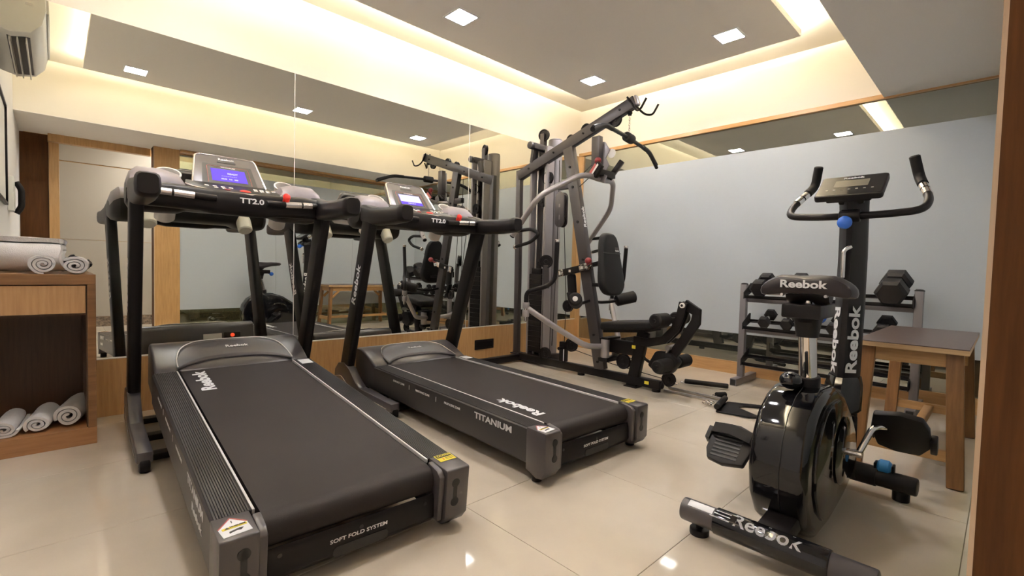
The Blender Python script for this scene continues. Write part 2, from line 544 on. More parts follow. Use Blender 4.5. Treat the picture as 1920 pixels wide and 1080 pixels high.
# square downlights
def downlight(x, y, z, lab, size=.15):
    t = thing('ceiling_light', lab, 'ceiling light', (x, y, z), 0, 'square recessed downlights', world=False)
    h = size / 2
    gf = G()
    for a, b, c, d in ((-h - .012, h + .012, -h - .012, -h), (-h - .012, h + .012, h, h + .012), (-h - .012, -h, -h, h), (h, h + .012, -h, h)):
        gf.box(a, b, c, d, -.006, -.0002)
    obj('frame', gf, 'white', t, smooth=False)
    obj('diffuser', G().box(-h, h, -h, h, -.004, -.0006), 'lamp', t, smooth=False)
downlight(3.385, 2.572, ZT, 'square ceiling light nearest the multi-gym corner of the room')
downlight(1.95, 2.572, ZT, 'square ceiling light above the second treadmill, near top centre')
downlight(3.385, 1.41, ZT, 'square ceiling light over the exercise bike, by the tray corner')
downlight(1.95, 1.38, ZT, 'square ceiling light out of frame, seen in the mirror between its joints')
downlight(0.53, 1.36, ZT, 'square ceiling light out of frame, seen leftmost in the mirror')
downlight(0.53, 2.572, ZT, 'square ceiling light out of frame above the first treadmill console')
downlight(1.30, -.72, 2.40, 'added unseen light brightening the corridor behind the doorway', size=.30)  # made-up lamp, added to brighten the corridor wall in the mirror

# ------------------------------------------------------------------ treadmills
def treadmill(label, loc, rz, pitch, belt_y, white_screen):
    T = thing('treadmill', label, 'treadmill', loc, rz, 'treadmills facing the mirror', world=False)
    ca, sa = math.cos(pitch), math.sin(pitch)
    def dk(p):                       # the running deck hinges at its rear feet
        dy, dz = p.y - .08, p.z - .03
        return V((p.x, .08 + dy * ca - dz * sa, .03 + dy * sa + dz * ca))
    zr = .217
    # belt loop with round rear roller
    prof = [(1.60, zr - .004), (.10, zr - .004)]
    for k in range(1, 9):
        a = PI / 2 + PI * k / 9
        prof.append((.085 + .045 * math.cos(a), zr - .049 + .045 * math.sin(a)))
    prof += [(.10, zr - .094), (1.60, zr - .094)]
    obj('running_belt', G().prism(prof, 'x', -.248, .248), 'belt', T, deform=dk)
    b = T.children[0]
    text('belt_lettering', 'Reebok', .075, 'white', b, (-.18, belt_y, zr - .004), (0, 1, 0), (-1, 0, 0), bold=.035, xs=1.28, deform=dk)
    # ribbed foot rails with silver inner edge
    for s in (-1, 1):
        top = []
        n = 13
        for k in range(n):
            x0 = .268 + (.350 - .268) * k / n
            w = (.350 - .268) / n
            top += [(x0 + w * .05, zr - .0035), (x0 + w * .2, zr), (x0 + w * .75, zr), (x0 + w * .9, zr - .0035)]
        pts = [(.264, .09)] + [(.264, zr)] + top + [(.356, zr - .008), (.356, .075), (.34, .06), (.264, .06)]
        pts = [(p[0] * s, p[1]) for p in pts]
        r = obj('side_rail', G().prism(pts, 'y', .111, 1.502), 'rail', T, deform=dk)
        obj('silver_edge', G().box(min(.2575 * s, .264 * s), max(.2575 * s, .264 * s), .108, 1.50, zr - .012, zr + .0015, bev=.001, seg=1), 'edgewhite', r, deform=dk)
        e = [0]
        yy = lambda a: -s * a
        fx = .3562 * s
        xd = (0, s, 0)
        # side print: reads towards the tail on the left side
        for tx, y0, y1, zz, hh in (('TITANIUM', .48, .182, .178, .040), ('CONTACT ZONE', 1.25, 1.117, .181, .0155), ('|', 1.064, 1.062, .181, .026), ('MIDSTANCE ZONE', 1.0, .846, .178, .0155),
                                   ('|', .790, .788, .177, .026), ('PROPULSIVE ZONE', .725, .564, .176, .0155), ('Reebok', .40, .20, .128, .034 if not white_screen else 0)):
            if hh == 0:
                continue
            text('side_lettering', tx, hh, 'white', r, (fx, (y0 + y1) / 2, zz), xd, (0, 0, 1), bold=.012 if hh < .03 else .02,
                 xs=1.0 if tx == '|' else abs(y0 - y1) / (hh * .66 * len(tx)), deform=dk)
        # rear end cap with slots and print
        pc = [(0.0, .060), (0.0, zr - .004), (.004, zr + .001), (.111, zr + .001), (.111, .045), (.05, .025), (.02, .030)]
        c = obj('end_cap', G().prism(pc, 'x', .271 * s, .3575 * s, bev=.004), 'plastic', T, deform=dk)
        pf = [(.012, .05), (.010, zr - .02), (.03, zr - .004), (.085, zr + .004), (.085, .05)]
        obj('belt_guard', G().prism(pf, 'x', .2495 * s, .2705 * s, bev=.004), 'plastic', c, deform=dk)
        gs = G()
        gs.box(.305 * s - .007, .305 * s + .007, -.0012, .004, .095, .178)
        gs.cyl((.305 * s, -.0012, .172), (.305 * s, .004, .172), .015)
        gs.cyl((.305 * s, -.0012, .108), (.305 * s, .004, .108), .015)
        obj('slot', gs, 'blackprint', c, deform=dk)
        zt = zr + .001
        if s < 0:
            gp = G().prism([(-.345, .016), (-.282, .022), (-.286, .062), (-.318, .095), (-.350, .056)], 'z', zt, zt + .0008)
            stc = obj('warning_sticker', gp, 'white', c, smooth=False, deform=dk)
            obj('warning_band', G().prism([(-.342, .046), (-.288, .051), (-.289, .060), (-.343, .055)], 'z', zt + .0008, zt + .0014), 'yellow', stc, smooth=False, deform=dk)
            gr = G()
            for p, q in (((-.350, .056), (-.318, .095)), ((-.318, .095), (-.286, .062))):
                gr.beam((p[0], p[1], zt + .001), (q[0], q[1], zt + .001), .003, .0012, 0)
            obj('warning_outline', gr, 'pinkline', stc, smooth=False, deform=dk)
            gr = G().prism([(-.330, .029), (-.312, .035), (-.304, .033), (-.298, .041), (-.306, .043), (-.330, .036)], 'z', zt + .0008, zt + .0014)
            gr.prism([(-.338, .048), (-.326, .049), (-.332, .056)], 'z', zt + .0014, zt + .0018)
            obj('warning_hand', gr, 'blackprint', stc, smooth=False, deform=dk)
            text('warning_lettering', 'WARNING', .0065, 'blackprint', stc, (-.308, .0545, zt + .0016), (1, .09, 0), (0, 1, 0), deform=dk, xs=1.1)
            text('warning_lettering', '!', .014, 'blackprint', stc, (-.318, .075, zt + .0008), (1, 0, 0), (0, 1, 0), deform=dk)
        else:
            stc = obj('caution_sticker', G().box(.288, .350, .066, .112, zt, zt + .0008), 'yellow', c, smooth=False, deform=dk)
            obj('caution_band', G().box(.291, .347, .091, .109, zt + .0008, zt + .0012), 'blackprint', stc, smooth=False, deform=dk)
            text('caution_lettering', 'CAUTION', .012, 'yellow', stc, (.321, .100, zt + .0012), (1, 0, 0), (0, 1, 0), deform=dk)
            text('caution_lettering', '1', .016, 'red', stc, (.307, .079, zt + .0008), (1, 0, 0), (0, 1, 0), deform=dk)
            for k in range(2):
                obj('caution_line', G().box(.315, .345, .083 - k * .008, .085 - k * .008, zt + .0008, zt + .0012), 'blackprint', stc, smooth=False, deform=dk)
            obj('paper_label', G().box(.280, .338, 1.40, 1.482, zr, zr + .0012), 'white', r, smooth=False, deform=dk)
        obj('rubber_foot', G().cyl((.325 * s, .075, 0.0), (.325 * s, .075, .035), .022, bev=.003), 'black', T)
    # tail panel below the belt
    tp = obj('tail_panel', G().prism([(.046, .040), (.030, .060), (.034, .118), (.040, .136), (.052, .128), (.075, .112), (.075, .035)], 'x', -.250, .250, bev=.003), 'darkplastic', T, deform=dk)
    obj('hand_slot', G().prism(rrect(.165, .030, .013, cx=.005, cy=.066), 'y', .0285, .036), 'blackprint', tp, deform=dk)
    text('tail_lettering', 'SOFT FOLD SYSTEM', .0165, 'white', tp, (0.0, .0322, .0985), (1, 0, 0), (0, -.05, 1), bold=.015, xs=1.18, deform=dk)
    for x in (-.215, 0.005, .215):
        obj('screw', G().cyl((x, .0325, .113), (x, .04, .113), .006), 'blackprint', tp, deform=dk)
    # under-deck frame
    gu = G()
    for x in (-.29, .29):
        gu.box(x - .02, x + .02, .12, 1.9, .045, .062)
    for y in (.35, .8, 1.3):
        gu.box(-.3, .3, y, y + .05, .06, .12)
    obj('deck_frame', gu, 'black', T, deform=dk)
    # motor hood
    hp = [(1.503, .06), (1.503, zr - .002), (1.56, .240), (1.66, .278), (1.735, .297), (1.772, .298), (1.795, .288), (1.808, .262), (1.812, .10), (1.795, .075), (1.6, .06)]
    hood = obj('motor_hood', G().prism(hp, 'x', -.347, .347, bev=.012, seg=3, ang=.45), 'plastic', T, deform=dk)
    def hz(y):
        q = hp[1:6]
        for (a, za), (c, zc) in zip(q, q[1:]):
            if y <= c:
                return za + (zc - za) * max(0, (y - a)) / (c - a)
        return .29
    N = 28
    lower, upper = [], []
    for k in range(N + 1):
        u = -1 + 2 * k / N
        lower.append((u * .258, 1.495 + .072 * (1 - abs(u) ** 3.0)))
        a = PI * (1 - k / N)
        sx = math.copysign(abs(math.cos(a)) ** .62, math.cos(a))
        sy = abs(math.sin(a)) ** .75
        upper.append((sx * .258, 1.502 + .252 * sy))
    rings = []
    for (xl, yl), (xu, yu) in zip(lower, upper):
        col = []
        for t in range(7):
            y = yl + (yu - yl) * t / 6
            x = xl + (xu - xl) * t / 6
            col.append((x, y, max(hz(y), zr + .012 + .25 * (y - 1.50) if y < 1.62 else 0) + .006))
        rings.append(col)
    hpn = obj('hood_panel', G().loft(rings, cap=False, closed=False), 'consoleface', hood, deform=dk)
    md = hpn.modifiers.new('solid', 'SOLIDIFY')
    md.thickness = .012
    md.offset = -1
    obj('panel_piping', G().tube([r[-1] for r in rings], .0032, seg=8), 'rim' if white_screen else 'edgewhite', hood, deform=dk)  # same trim in two tones, painting in how each machine's piping reflects
    obj('belt_gap', G().loft([[(x, y - .004, zr - .003), (x, y + .03, zr + .004), (x, y + .03, zr - .02)] for x, y in lower]), 'blackprint', hood, deform=dk)
    text('hood_lettering', 'Reebok', .030, 'white', hood, (.02, 1.655, hz(1.655) + .008), (1, 0, 0), (0, 1, .33), bold=.03, xs=1.15, deform=dk)
    gr = G()
    gr.box(.03, .14, 1.8105, 1.8145, .192, .226)
    obj('rating_plate', gr, 'white', hood, deform=dk)
    sw = obj('power_switch', G().box(.155, .255, 1.808, 1.816, .188, .23, bev=.002), 'blackprint', hood, deform=dk)
    obj('switch_light', G().cyl((.205, 1.816, .209), (.205, 1.820, .209), .013), 'ledred', sw, deform=dk)
    # floor frame, arms with covers and casters, uprights
    gb = G()
    for y in (1.22, 1.50, 1.80):
        gb.box(-.40, .40, y, y + .055, .012, .04, bev=.003)
    obj('base_frame', gb, 'black', T)
    for s in (-1, 1):
        arm = [(1.115, .045), (1.118, .088), (1.54, .094), (1.60, .118), (1.70, .188), (1.78, .214), (1.87, .202), (1.93, .15), (1.95, .02), (1.62, .012), (1.18, .03)]
        a = obj('base_arm', G().prism(arm, 'x', .383 * s, .437 * s, bev=.006, ang=.35), 'plastic', T)
        obj('silver_line', G().tube([(.4385 * s, 1.935, .10), (.4385 * s, 1.82, .125), (.4385 * s, 1.66, .062), (.4385 * s, 1.17, .052)], .0022, .03, seg=6), 'rim', a)
        w = obj('caster', G().cyl((.392 * s, 1.142, .034), (.428 * s, 1.142, .034), .034, bev=.006), 'black', a)
        obj('front_foot', G().cyl((.41 * s, 1.90, 0), (.41 * s, 1.90, .03), .02), 'black', a)
        p0, p1 = V((.405 * s, 1.815, .13)), V((.412 * s, 1.462, 1.135))
        u = obj('upright', G().beam(p0, p1, .052, .125, bev=.018, side=(1, 0, 0), seg=3), 'black', T)
        dv = (p1 - p0).normalized()
        cpt = p0.lerp(p1, .60)
        fwd = V((0, 1, 0))
        fwd = (fwd - dv * fwd.dot(dv)).normalized()
        text('upright_lettering', 'Reebok', .072, 'white', u, cpt + V((s * .0262, 0, 0)), dv, fwd * (-s), bold=.02, xs=1.18)
    # handlebar
    hb = G()
    def sec(x, y, z, hy, hz_, n=14):
        return [(x, y + hy * math.copysign(abs(math.cos(a)) ** .7, math.cos(a)), z + hz_ * math.copysign(abs(math.sin(a)) ** .7, math.sin(a))) for a in [2 * PI * k / n for k in range(n)]]
    hb.loft([sec(x, 1.475, z, hy, h) for x, z, hy, h in ((-.425, 1.155, .040, .040), (-.40, 1.158, .048, .054), (-.30, 1.160, .050, .056), (-.17, 1.155, .050, .056), (-.12, 1.150, .052, .060),
                                                         (.12, 1.150, .052, .060), (.17, 1.155, .050, .056), (.30, 1.160, .050, .056), (.40, 1.158, .048, .054), (.425, 1.155, .040, .040))])
    hbo = obj('handlebar', hb, 'darkplastic', T)
    text('model_lettering', 'TT2.0', .036, 'white', hbo, (.045, 1.4205, 1.163), (1, 0, 0), (0, .04, 1), bold=.03, xs=1.25)
    for s in (-1, 1):
        def sec2(y, z, hx, h, n=16):
            return [(s * .402 + hx * math.copysign(abs(math.cos(a)) ** .55, math.cos(a)), y, z + h * math.copysign(abs(math.sin(a)) ** .55, math.sin(a))) for a in [2 * PI * k / n for k in range(n)]]
        obj('side_grip', G().loft([sec2(1.60, 1.19, .030, .05), sec2(1.50, 1.168, .040, .060), sec2(1.40, 1.150, .042, .052), sec2(1.20, 1.142, .042, .049), sec2(1.08, 1.145, .042, .047), sec2(1.045, 1.148, .042, .047), sec2(1.03, 1.149, .034, .039)]), 'darkplastic', T)
        rl = obj('pulse_grip', G().cyl((s * .375, 1.420, 1.172), (s * .11, 1.414, 1.160), .0155, bev=.003), 'darkplastic', T)
        a, b = V((s * .335, 1.4190, 1.170)), V((s * .20, 1.4160, 1.164))
        obj('sensor_plate', G().cyl(a.lerp(b, 0.0), a.lerp(b, .35), .0168).cyl(a.lerp(b, .42), a.lerp(b, 1.0), .0168), 'rim', rl)
    # console shell with cup wells
    def sh(x, yc, zc, hy, h, n=22):
        return [(x, yc + hy * math.copysign(abs(math.cos(a)) ** .8, math.cos(a)), zc + h * math.copysign(abs(math.sin(a)) ** .8, math.sin(a))) for a in [2 * PI * k / n for k in range(n)]]
    prof_ = []
    for x, yc, zc, hy, h in ((-.442, 1.63, 1.17, .08, .050), (-.428, 1.66, 1.185, .115, .085), (-.40, 1.68, 1.195, .132, .104), (-.30, 1.69, 1.198, .125, .106), (-.235, 1.69, 1.190, .122, .095), (-.20, 1.70, 1.17, .118, .060), (0, 1.70, 1.165, .118, .055)):
        prof_.append((x, yc, zc, hy, h))
    prof_ += [(-x, yc, zc, hy, h) for x, yc, zc, hy, h in prof_[-2::-1]]
    cs = obj('console_shell', G().loft([sh(*p) for p in prof_]), 'darkplastic', T)
    def top_half(x, yc, zc, hy, h, n=12):
        q = [(x, yc + (hy + .002) * math.copysign(abs(math.cos(a)) ** .8, math.cos(a)), zc + (h + .003) * abs(math.sin(a)) ** .8) for a in [.25 + (PI - .5) * k / n for k in range(n + 1)]]
        return q + [(x, y, z - .006) for _, y, z in q[::-1]]
    obj('top_cover', G().loft([top_half(*p) for p in prof_]), 'shell', cs)
    for s in (-1, 1):
        obj('cup_holder', G().lathe([(0, 0), (.038, 0), (.045, .008), (.047, .09), (.050, .262), (.056, .264), (.056, .272), (.048, .272), (.044, .20), (0, .20)], (s * .272, 1.842, 1.075), (0, -.165, .225)), 'whiteplastic', T)
    # keypad
    kp = [(-.215, 1.565), (-.19, 1.50), (-.115, 1.452), (-.05, 1.445), (.05, 1.44), (.115, 1.452), (.19, 1.475), (.215, 1.53), (.20, 1.69), (-.20, 1.69)]
    sl = .045 / .18
    def kz(y):
        return 1.200 + (y - 1.45) * .31
    def kdef(p):
        return V((p.x, p.y, p.z + kz(p.y)))
    kb = obj('keypad', G().prism(kp, 'z', -.05, 0.0, bev=.004), 'darkplastic', T, deform=kdef)
    obj('keypad_trim', G().tube([(x, y - .001, .001) for x, y in kp[:8]], .0045, .01, seg=8), 'rim', kb, deform=kdef)
    for x, y in [(-.125 + .035 * i, 1.585 - .004 * i) for i in range(4)] + [(-.09 + .035 * i, 1.545) for i in range(2)] + [(.10 + .03 * i, 1.60) for i in range(4)] + [(.095 + .03 * i, 1.565) for i in range(3)]:
        obj('button', G().box(x - .0095, x + .0095, y - .007, y + .007, -.001, .003, bev=.001, seg=1), 'rim', kb, deform=kdef)
    obj('start_button', G().lathe([(.013, 0), (.013, .004), (.010, .005)], (-.045, 1.515, -.001), (0, 0, 1), 18), 'darkred', kb, deform=kdef)
    obj('stop_button', G().sphere((.035, 1.515, .001), .026, (1, .55, .28)), 'red', kb, deform=kdef)
    obj('safety_key', G().cyl((.205, 1.430, -.02), (.205, 1.412, .012), .016, bev=.004).sphere((.205, 1.410, .016), .019, (1, .7, 1)), 'red', kb, deform=kdef)
    # display board, leaning back
    B0, B1 = V((0, 1.668, 1.262)), V((0, 1.814, 1.438))
    up = (B1 - B0).normalized()
    nrm = V((1, 0, 0)).cross(up)          # towards the runner
    Lb = (B1 - B0).length
    Mb = Matrix(((1, up.x, nrm.x, B0.x), (0, up.y, nrm.y, B0.y), (0, up.z, nrm.z, B0.z), (0, 0, 0, 1)))
    def trap(wb_, wt, y0, y1, r):
        pts = []
        for sx, sy, a0 in ((1, 1, 0), (-1, 1, 90), (-1, -1, 180), (1, -1, 270)):
            rr = r if sy > 0 else r * .3
            w = (wt if sy > 0 else wb_)
            yy_ = y1 if sy > 0 else y0
            for k in range(6):
                a = math.radians(a0 + 90 * k / 5)
                pts.append((sx * (w - rr) + rr * math.cos(a), yy_ - sy * rr + rr * math.sin(a)))
        return pts
    db = obj('display_board', G().prism(trap(.174, .147, -.01, Lb, .03), 'z', -.035, 0.0, bev=.003, Mx=Mb), 'consoleface', T)
    tp_ = trap(.173, .1465, -.01, Lb - .001, .03)
    obj('board_rim', G().tube([Mb @ V((x, y, -.001)) for x, y in tp_[-1:] + tp_[:12] + tp_[12:13]], .005, seg=8), 'rim', db)
    obj('inner_panel', G().prism(trap(.130, .117, .005, .158, .006), 'z', .0005, .002, Mx=Mb), 'blackprint', db)
    obj('panel_outline', G().tube([Mb @ V(p) for p in ((-.100, .015, .0025), (-.098, .142, .0025), (.098, .142, .0025), (.104, .015, .0025))], .001, .01, seg=5), 'pinkline', db)
    obj('speaker_strip', G().prism(rrect(.09, .012, .004, cy=.181), 'z', .0005, .002, Mx=Mb), 'blackprint', db)
    text('board_lettering', 'Reebok', .021, 'white', db, Mb @ V((0, .201, .001)), (1, 0, 0), up, bold=.03, xs=1.2)
    text('board_lettering', 'TITANIUM', .010, 'white', db, Mb @ V((0, .134, .003)), (1, 0, 0), up, bold=.02, xs=1.5)
    sc_ = obj('screen', G().prism([(-.082, .028), (.086, .028), (.080, .122), (-.082, .122)], 'z', .002, .0035, Mx=Mb), 'screenpurple', db, smooth=False)
    if white_screen:
        obj('screen_glare', G().prism([(-.080, .055), (.083, .055), (.078, .120), (-.080, .120)], 'z', .0035, .0042, Mx=Mb), 'screenwhite', sc_, smooth=False)  # upper screen washed out by the viewing angle, painted as a pale glow
        text('screen_digits', '0:00:0 CAL 0', .011, 'screeninfo', sc_, Mb @ V((0, .041, .0036)), (1, 0, 0), up)
    else:
        text('screen_digits', 'READY', .016, 'screeninfo', sc_, Mb @ V((.018, .088, .0036)), (1, 0, 0), up)
        text('screen_digits', '00:00   0.0   000', .012, 'screeninfo', sc_, Mb @ V((0, .045, .0036)), (1, 0, 0), up)
        text('screen_digits', '_ _ _ _ _ _ _ _', .012, 'screeninfo', sc_, Mb @ V((0, .072, .0036)), (1, 0, 0), up)
    return T
treadmill('black treadmill nearest the camera, tilted deck, beside the towel cabinet', (.6237, 1.2244, 0), -.03552, math.radians(4.65), 1.31, False)
treadmill('black treadmill farther right, flat deck, between first treadmill and multi-gym', (1.7335, 1.2029, 0), -.03897, math.radians(.35), .345, True)

# ------------------------------------------------------------------ multi-gym
GX = 3.13
gym = thing('multi_gym', 'tall grey and black cable multi-gym with weight stack in the corner', 'home gym', (GX, 2.45, 0))
def gp(x, y, z):
    return V((GX + x, y, z))
obj('base_beam', G().box(GX - .028, GX + .028, 1.68, 3.12, .022, .082, bev=.004).cyl((GX, 1.72, 0), (GX, 1.72, .022), .032, bev=.003).cyl((GX, 2.4, 0), (GX, 2.4, .022), .03), 'black', gym)
obj('beam_plug', G().cyl((GX, 1.668, .052), (GX, 1.682, .052), .024, bev=.004), 'darkplastic', gym)
obj('rear_foot', G().box(GX - .60, GX + .50, 3.10, 3.16, .012, .068, bev=.004).cyl((GX - .55, 3.13, 0), (GX - .55, 3.13, .012), .025).cyl((GX + .45, 3.13, 0), (GX + .45, 3.13, .012), .025), 'black', gym)
obj('rear_post', G().beam(gp(0, 3.165, .068), gp(0, 3.185, 1.775), .045, .055, side=(1, 0, 0)).box(GX - .05, GX + .05, 3.10, 3.20, .068, .078), 'graphite', gym)
bo = obj('boom', G().beam(gp(0, 3.19, 1.722), gp(0, 1.975, 2.128), .052, .088, bev=.005, side=(1, 0, 0)), 'graphite', gym)
bd = (gp(0, 1.975, 2.128) - gp(0, 3.19, 1.722)).normalized()
obj('boom_cap', G().beam(gp(0, 1.978, 2.127), gp(0, 1.978, 2.127) + bd * .028, .050, .084, bev=.02, side=(1, 0, 0), seg=3), 'silvergrey', bo)
gb = G()
for t in (.12, .36, .62, .9):
    p = gp(-.026, 3.19 + (1.975 - 3.19) * t, 1.722 + (2.128 - 1.722) * t)
    gb.cyl(p, p + V((-.008, 0, 0)), .009, seg=10)
obj('bolt', gb, 'black', bo)
for t, r in ((.63, .052), (.50, .045), (.86, .05)):
    p = gp(0, 3.19 + (1.975 - 3.19) * t, 1.722 + (2.128 - 1.722) * t) + V((0, 0, .025 if t != .86 else -.045))
    obj('boom_pulley', G().wheel(p, (1, 0, 0), r, .022), 'darkplastic', gym)
iu = obj('inclined_upright', G().beam(gp(0, 2.205, .08), gp(0, 2.60, 1.885), .054, .098, side=(1, 0, 0), bev=.004), 'graphite', gym)
def onup(z, x=0.0, dy=0.0):
    t = (z - .08) / (1.885 - .08)
    return gp(x, 2.205 + .395 * t + dy, z)
gb = G()
for z in (1.72, 1.55, 1.26, .95, .35, .14):
    p = onup(z, -.027)
    gb.cyl(p, p + V((-.008, 0, 0)), .011, seg=10)
obj('bolt', gb, 'black', iu)
dgu = (onup(1.8) - onup(.1)).normalized()
gz = (V((1, 0, 0)).cross(dgu)).normalized()
text('upright_lettering', 'Reebok', .045, 'white', iu, onup(1.30, 0, -.0510), dgu, (-1, 0, 0), bold=.03, xs=1.25)
# weight tower
TXc, TYc = 3.17, 2.944
ring = [(3.345 + .062 * math.cos(a), 2.945 + .068 * math.sin(a)) for a in [2 * PI * k / 28 for k in range(28)]]
s_ = obj('shroud', G().prism(ring, 'z', .03, 2.045, bev=.003, ang=.9), 'shroud', gym)
obj('shroud_cap', G().prism([(3.345 + (p[0] - 3.345) * .95, 2.945 + (p[1] - 2.945) * .95) for p in ring], 'z', 2.045, 2.058, bev=.006, ang=.9), 'shroud', s_)
for y in (2.852, 3.036):
    obj('tower_post', G().box(TXc - .042, TXc + .055, y - .011, y + .011, .03, 1.95, bev=.003), 'shroud', gym)
obj('tower_back', G().box(TXc + .055, TXc + .063, 2.841, 3.047, .03, 1.95), 'graphite', gym)
obj('tower_tie', G().box(TXc + .063, 3.30, 2.92, 2.97, 1.90, 1.95).box(TXc + .063, 3.30, 2.92, 2.97, .05, .10), 'graphite', gym)
for k in range(15):
    z = .115 + k * .047
    w = obj('weight_plate', G().box(TXc - .046, TXc + .050, TYc - .076, TYc + .076, z, z + .0462, bev=.002, seg=1), 'black', gym)
obj('stack_cap', G().box(TXc - .036, TXc + .04, TYc - .06, TYc + .06, .82, .87, bev=.006).cyl((TXc, TYc, .87), (TXc, TYc, .93), .018), 'black', gym)
for sx in (-1, 1):
    obj('guide_rod', G().cyl((TXc, TYc + sx * .045, .07), (TXc, TYc + sx * .045, 1.93), .0105, seg=14), 'steel', gym)
obj('tower_base', G().box(TXc - .06, 3.40, TYc - .10, TYc + .10, .03, .085, bev=.004), 'black', gym)
obj('tower_head', G().box(TXc - .12, 3.29, 2.925, 2.985, 1.925, 1.975, bev=.004), 'graphite', gym)
obj('head_plug', G().cyl((TXc - .155, 2.955, 1.95), (TXc - .12, 2.955, 1.95), .032, bev=.004), 'graphite', gym)
obj('head_strut', G().beam((TXc - .05, 2.99, 1.94), (GX, 3.02, 1.82), .045, .05), 'graphite', gym)
tpl = obj('top_pulley', G().wheel((3.205, 2.961, 2.075), (1, .25, 0), .052, .024), 'darkplastic', gym)
for x in (3.183, 3.222):
    obj('pulley_cheek', G().box(x - .003, x + .003, 2.94, 2.985, 1.975, 2.085, bev=.001, seg=1), 'graphite', tpl)
for c_, a_, r_ in (((3.172, 2.868, 1.675), (1, 0, 0), .058), ((3.15, 2.909, 1.471), (1, 0, 0), .052), ((3.06, 2.76, .93), (1, .5, 0), .058), ((3.12, 2.80, .12), (1, .3, 0), .055)):
    obj('cable_pulley', G().wheel(c_, a_, r_, .024), 'darkplastic', gym)
obj('pulley_bracket', G().box(3.185, 3.191, 2.845, 2.89, 1.63, 1.86), 'graphite', gym)
obj('pulley_bracket', G().box(3.162, 3.168, 2.89, 2.93, 1.43, 1.56), 'graphite', gym)
obj('pulley_bracket', G().beam((3.05, 2.75, .90), (3.045, 2.735, .70), .05, .012, bev=.002), 'graphite', gym)
# double pulley with oblong cover plates
cpl = rrect(.098, .30, .049, cx=2.665, cy=1.375)
dp = obj('pulley_cover', G().prism(cpl, 'x', GX - .028, GX - .018, bev=.003).prism(cpl, 'x', GX + .018, GX + .028, bev=.003), 'graphite', gym)
obj('cover_print', G().box(GX - .0292, GX - .028, 2.657, 2.673, 1.395, 1.425).box(GX - .0292, GX - .028, 2.662, 2.668, 1.29, 1.33), 'silvergrey', dp)
for z in (1.465, 1.285):
    obj('floating_pulley', G().wheel(gp(0, 2.665, z), (1, 0, 0), .045, .022), 'darkplastic', gym)
obj('upright_bracket', G().box(GX - .022, GX + .022, 2.52, 2.70, 1.545, 1.60, bev=.004), 'graphite', gym)
# cables
for pts in ([gp(0, 2.63, 1.24), gp(0, 2.585, .60), gp(0, 2.59, .24)], [gp(0, 2.70, 1.51), gp(0, 2.705, 1.80)], [gp(0, 2.70, 1.24), gp(0, 2.705, .95), gp(-.01, 2.72, .20)],
            [(3.07, 2.80, .92), (3.08, 2.80, .12)], [(3.05, 2.83, .92), (3.10, 2.85, 1.45)],
            [gp(0, 2.52, .255), gp(0, 2.13, .24), gp(0, 1.88, .20)], [gp(0, 2.50, .20), gp(0, 2.10, .14), gp(0, 1.63, .10)],
            [gp(0, 2.03, 2.085), gp(0, 2.03, 2.05)], [gp(.0, 2.32, 1.74), gp(0, 2.53, 1.60)], [gp(.0, 2.31, 1.66), gp(0, 2.53, 1.52)]):
    obj('cable', G().tube(pts, .0032, seg=6), 'black', gym)
obj('low_stub', G().box(GX - .025, GX + .025, 2.565, 2.625, .082, .25, bev=.004).cyl((GX - .06, 2.60, .195), (GX - .025, 2.60, .195), .014).wheel(gp(0, 2.51, .235), (1, 0, 0), .058, .024), 'black', gym)
obj('stub_label', G().box(GX - .0262, GX - .025, 2.568, 2.576, .09, .19), 'white', gym)
# press arm
obj('press_drop', G().beam(gp(0, 2.315, 1.93), gp(0, 2.31, 1.665), .05, .075, side=(1, 0, 0)), 'graphite', gym)
obj('press_side_plate', G().prism([(2.35, 1.91), (2.26, 1.885), (2.215, 1.82), (2.25, 1.76), (2.215, 1.70), (2.265, 1.63), (2.36, 1.63)], 'x', GX + .03, GX + .042, bev=.003).prism([(2.30, 1.66), (2.18, 1.60), (2.20, 1.545), (2.33, 1.60)], 'x', GX - .045, GX - .035, bev=.003), 'shroud', gym)
obj('press_disc', G().cyl(gp(.044, 2.205, 1.79), gp(.05, 2.205, 1.79), .036), 'whiteplastic', gym)
obj('press_cradle', G().box(GX - .11, GX + .11, 2.205, 2.255, 1.60, 1.65, bev=.004).beam(gp(.10, 2.26, 1.60), gp(.13, 2.16, 1.74), .035, .04).beam(gp(-.10, 2.26, 1.60), gp(-.115, 2.19, 1.68), .03, .07), 'black', gym)
obj('press_knob', G().sphere(gp(-.09, 2.235, 1.715), .026).cyl(gp(-.09, 2.235, 1.65), gp(-.09, 2.235, 1.70), .01), 'darkred', gym)
obj('range_label', G().beam(gp(-.118, 2.285, 1.62), gp(-.130, 2.225, 1.68), .002, .025, bev=0), 'pinkline', gym)
obj('range_sticker', G().beam(gp(-.120, 2.268, 1.61), gp(-.136, 2.20, 1.675), .002, .018, bev=0), 'whiteplastic', gym)
pa = obj('press_arm', G().tube([gp(-.495, 2.745, 1.125), gp(-.475, 2.49, 1.42), gp(-.20, 2.285, 1.605), gp(0, 2.245, 1.575), gp(.20, 2.285, 1.605), gp(.475, 2.49, 1.42), gp(.495, 2.745, 1.125)], .022, .09), 'silvergrey', gym)
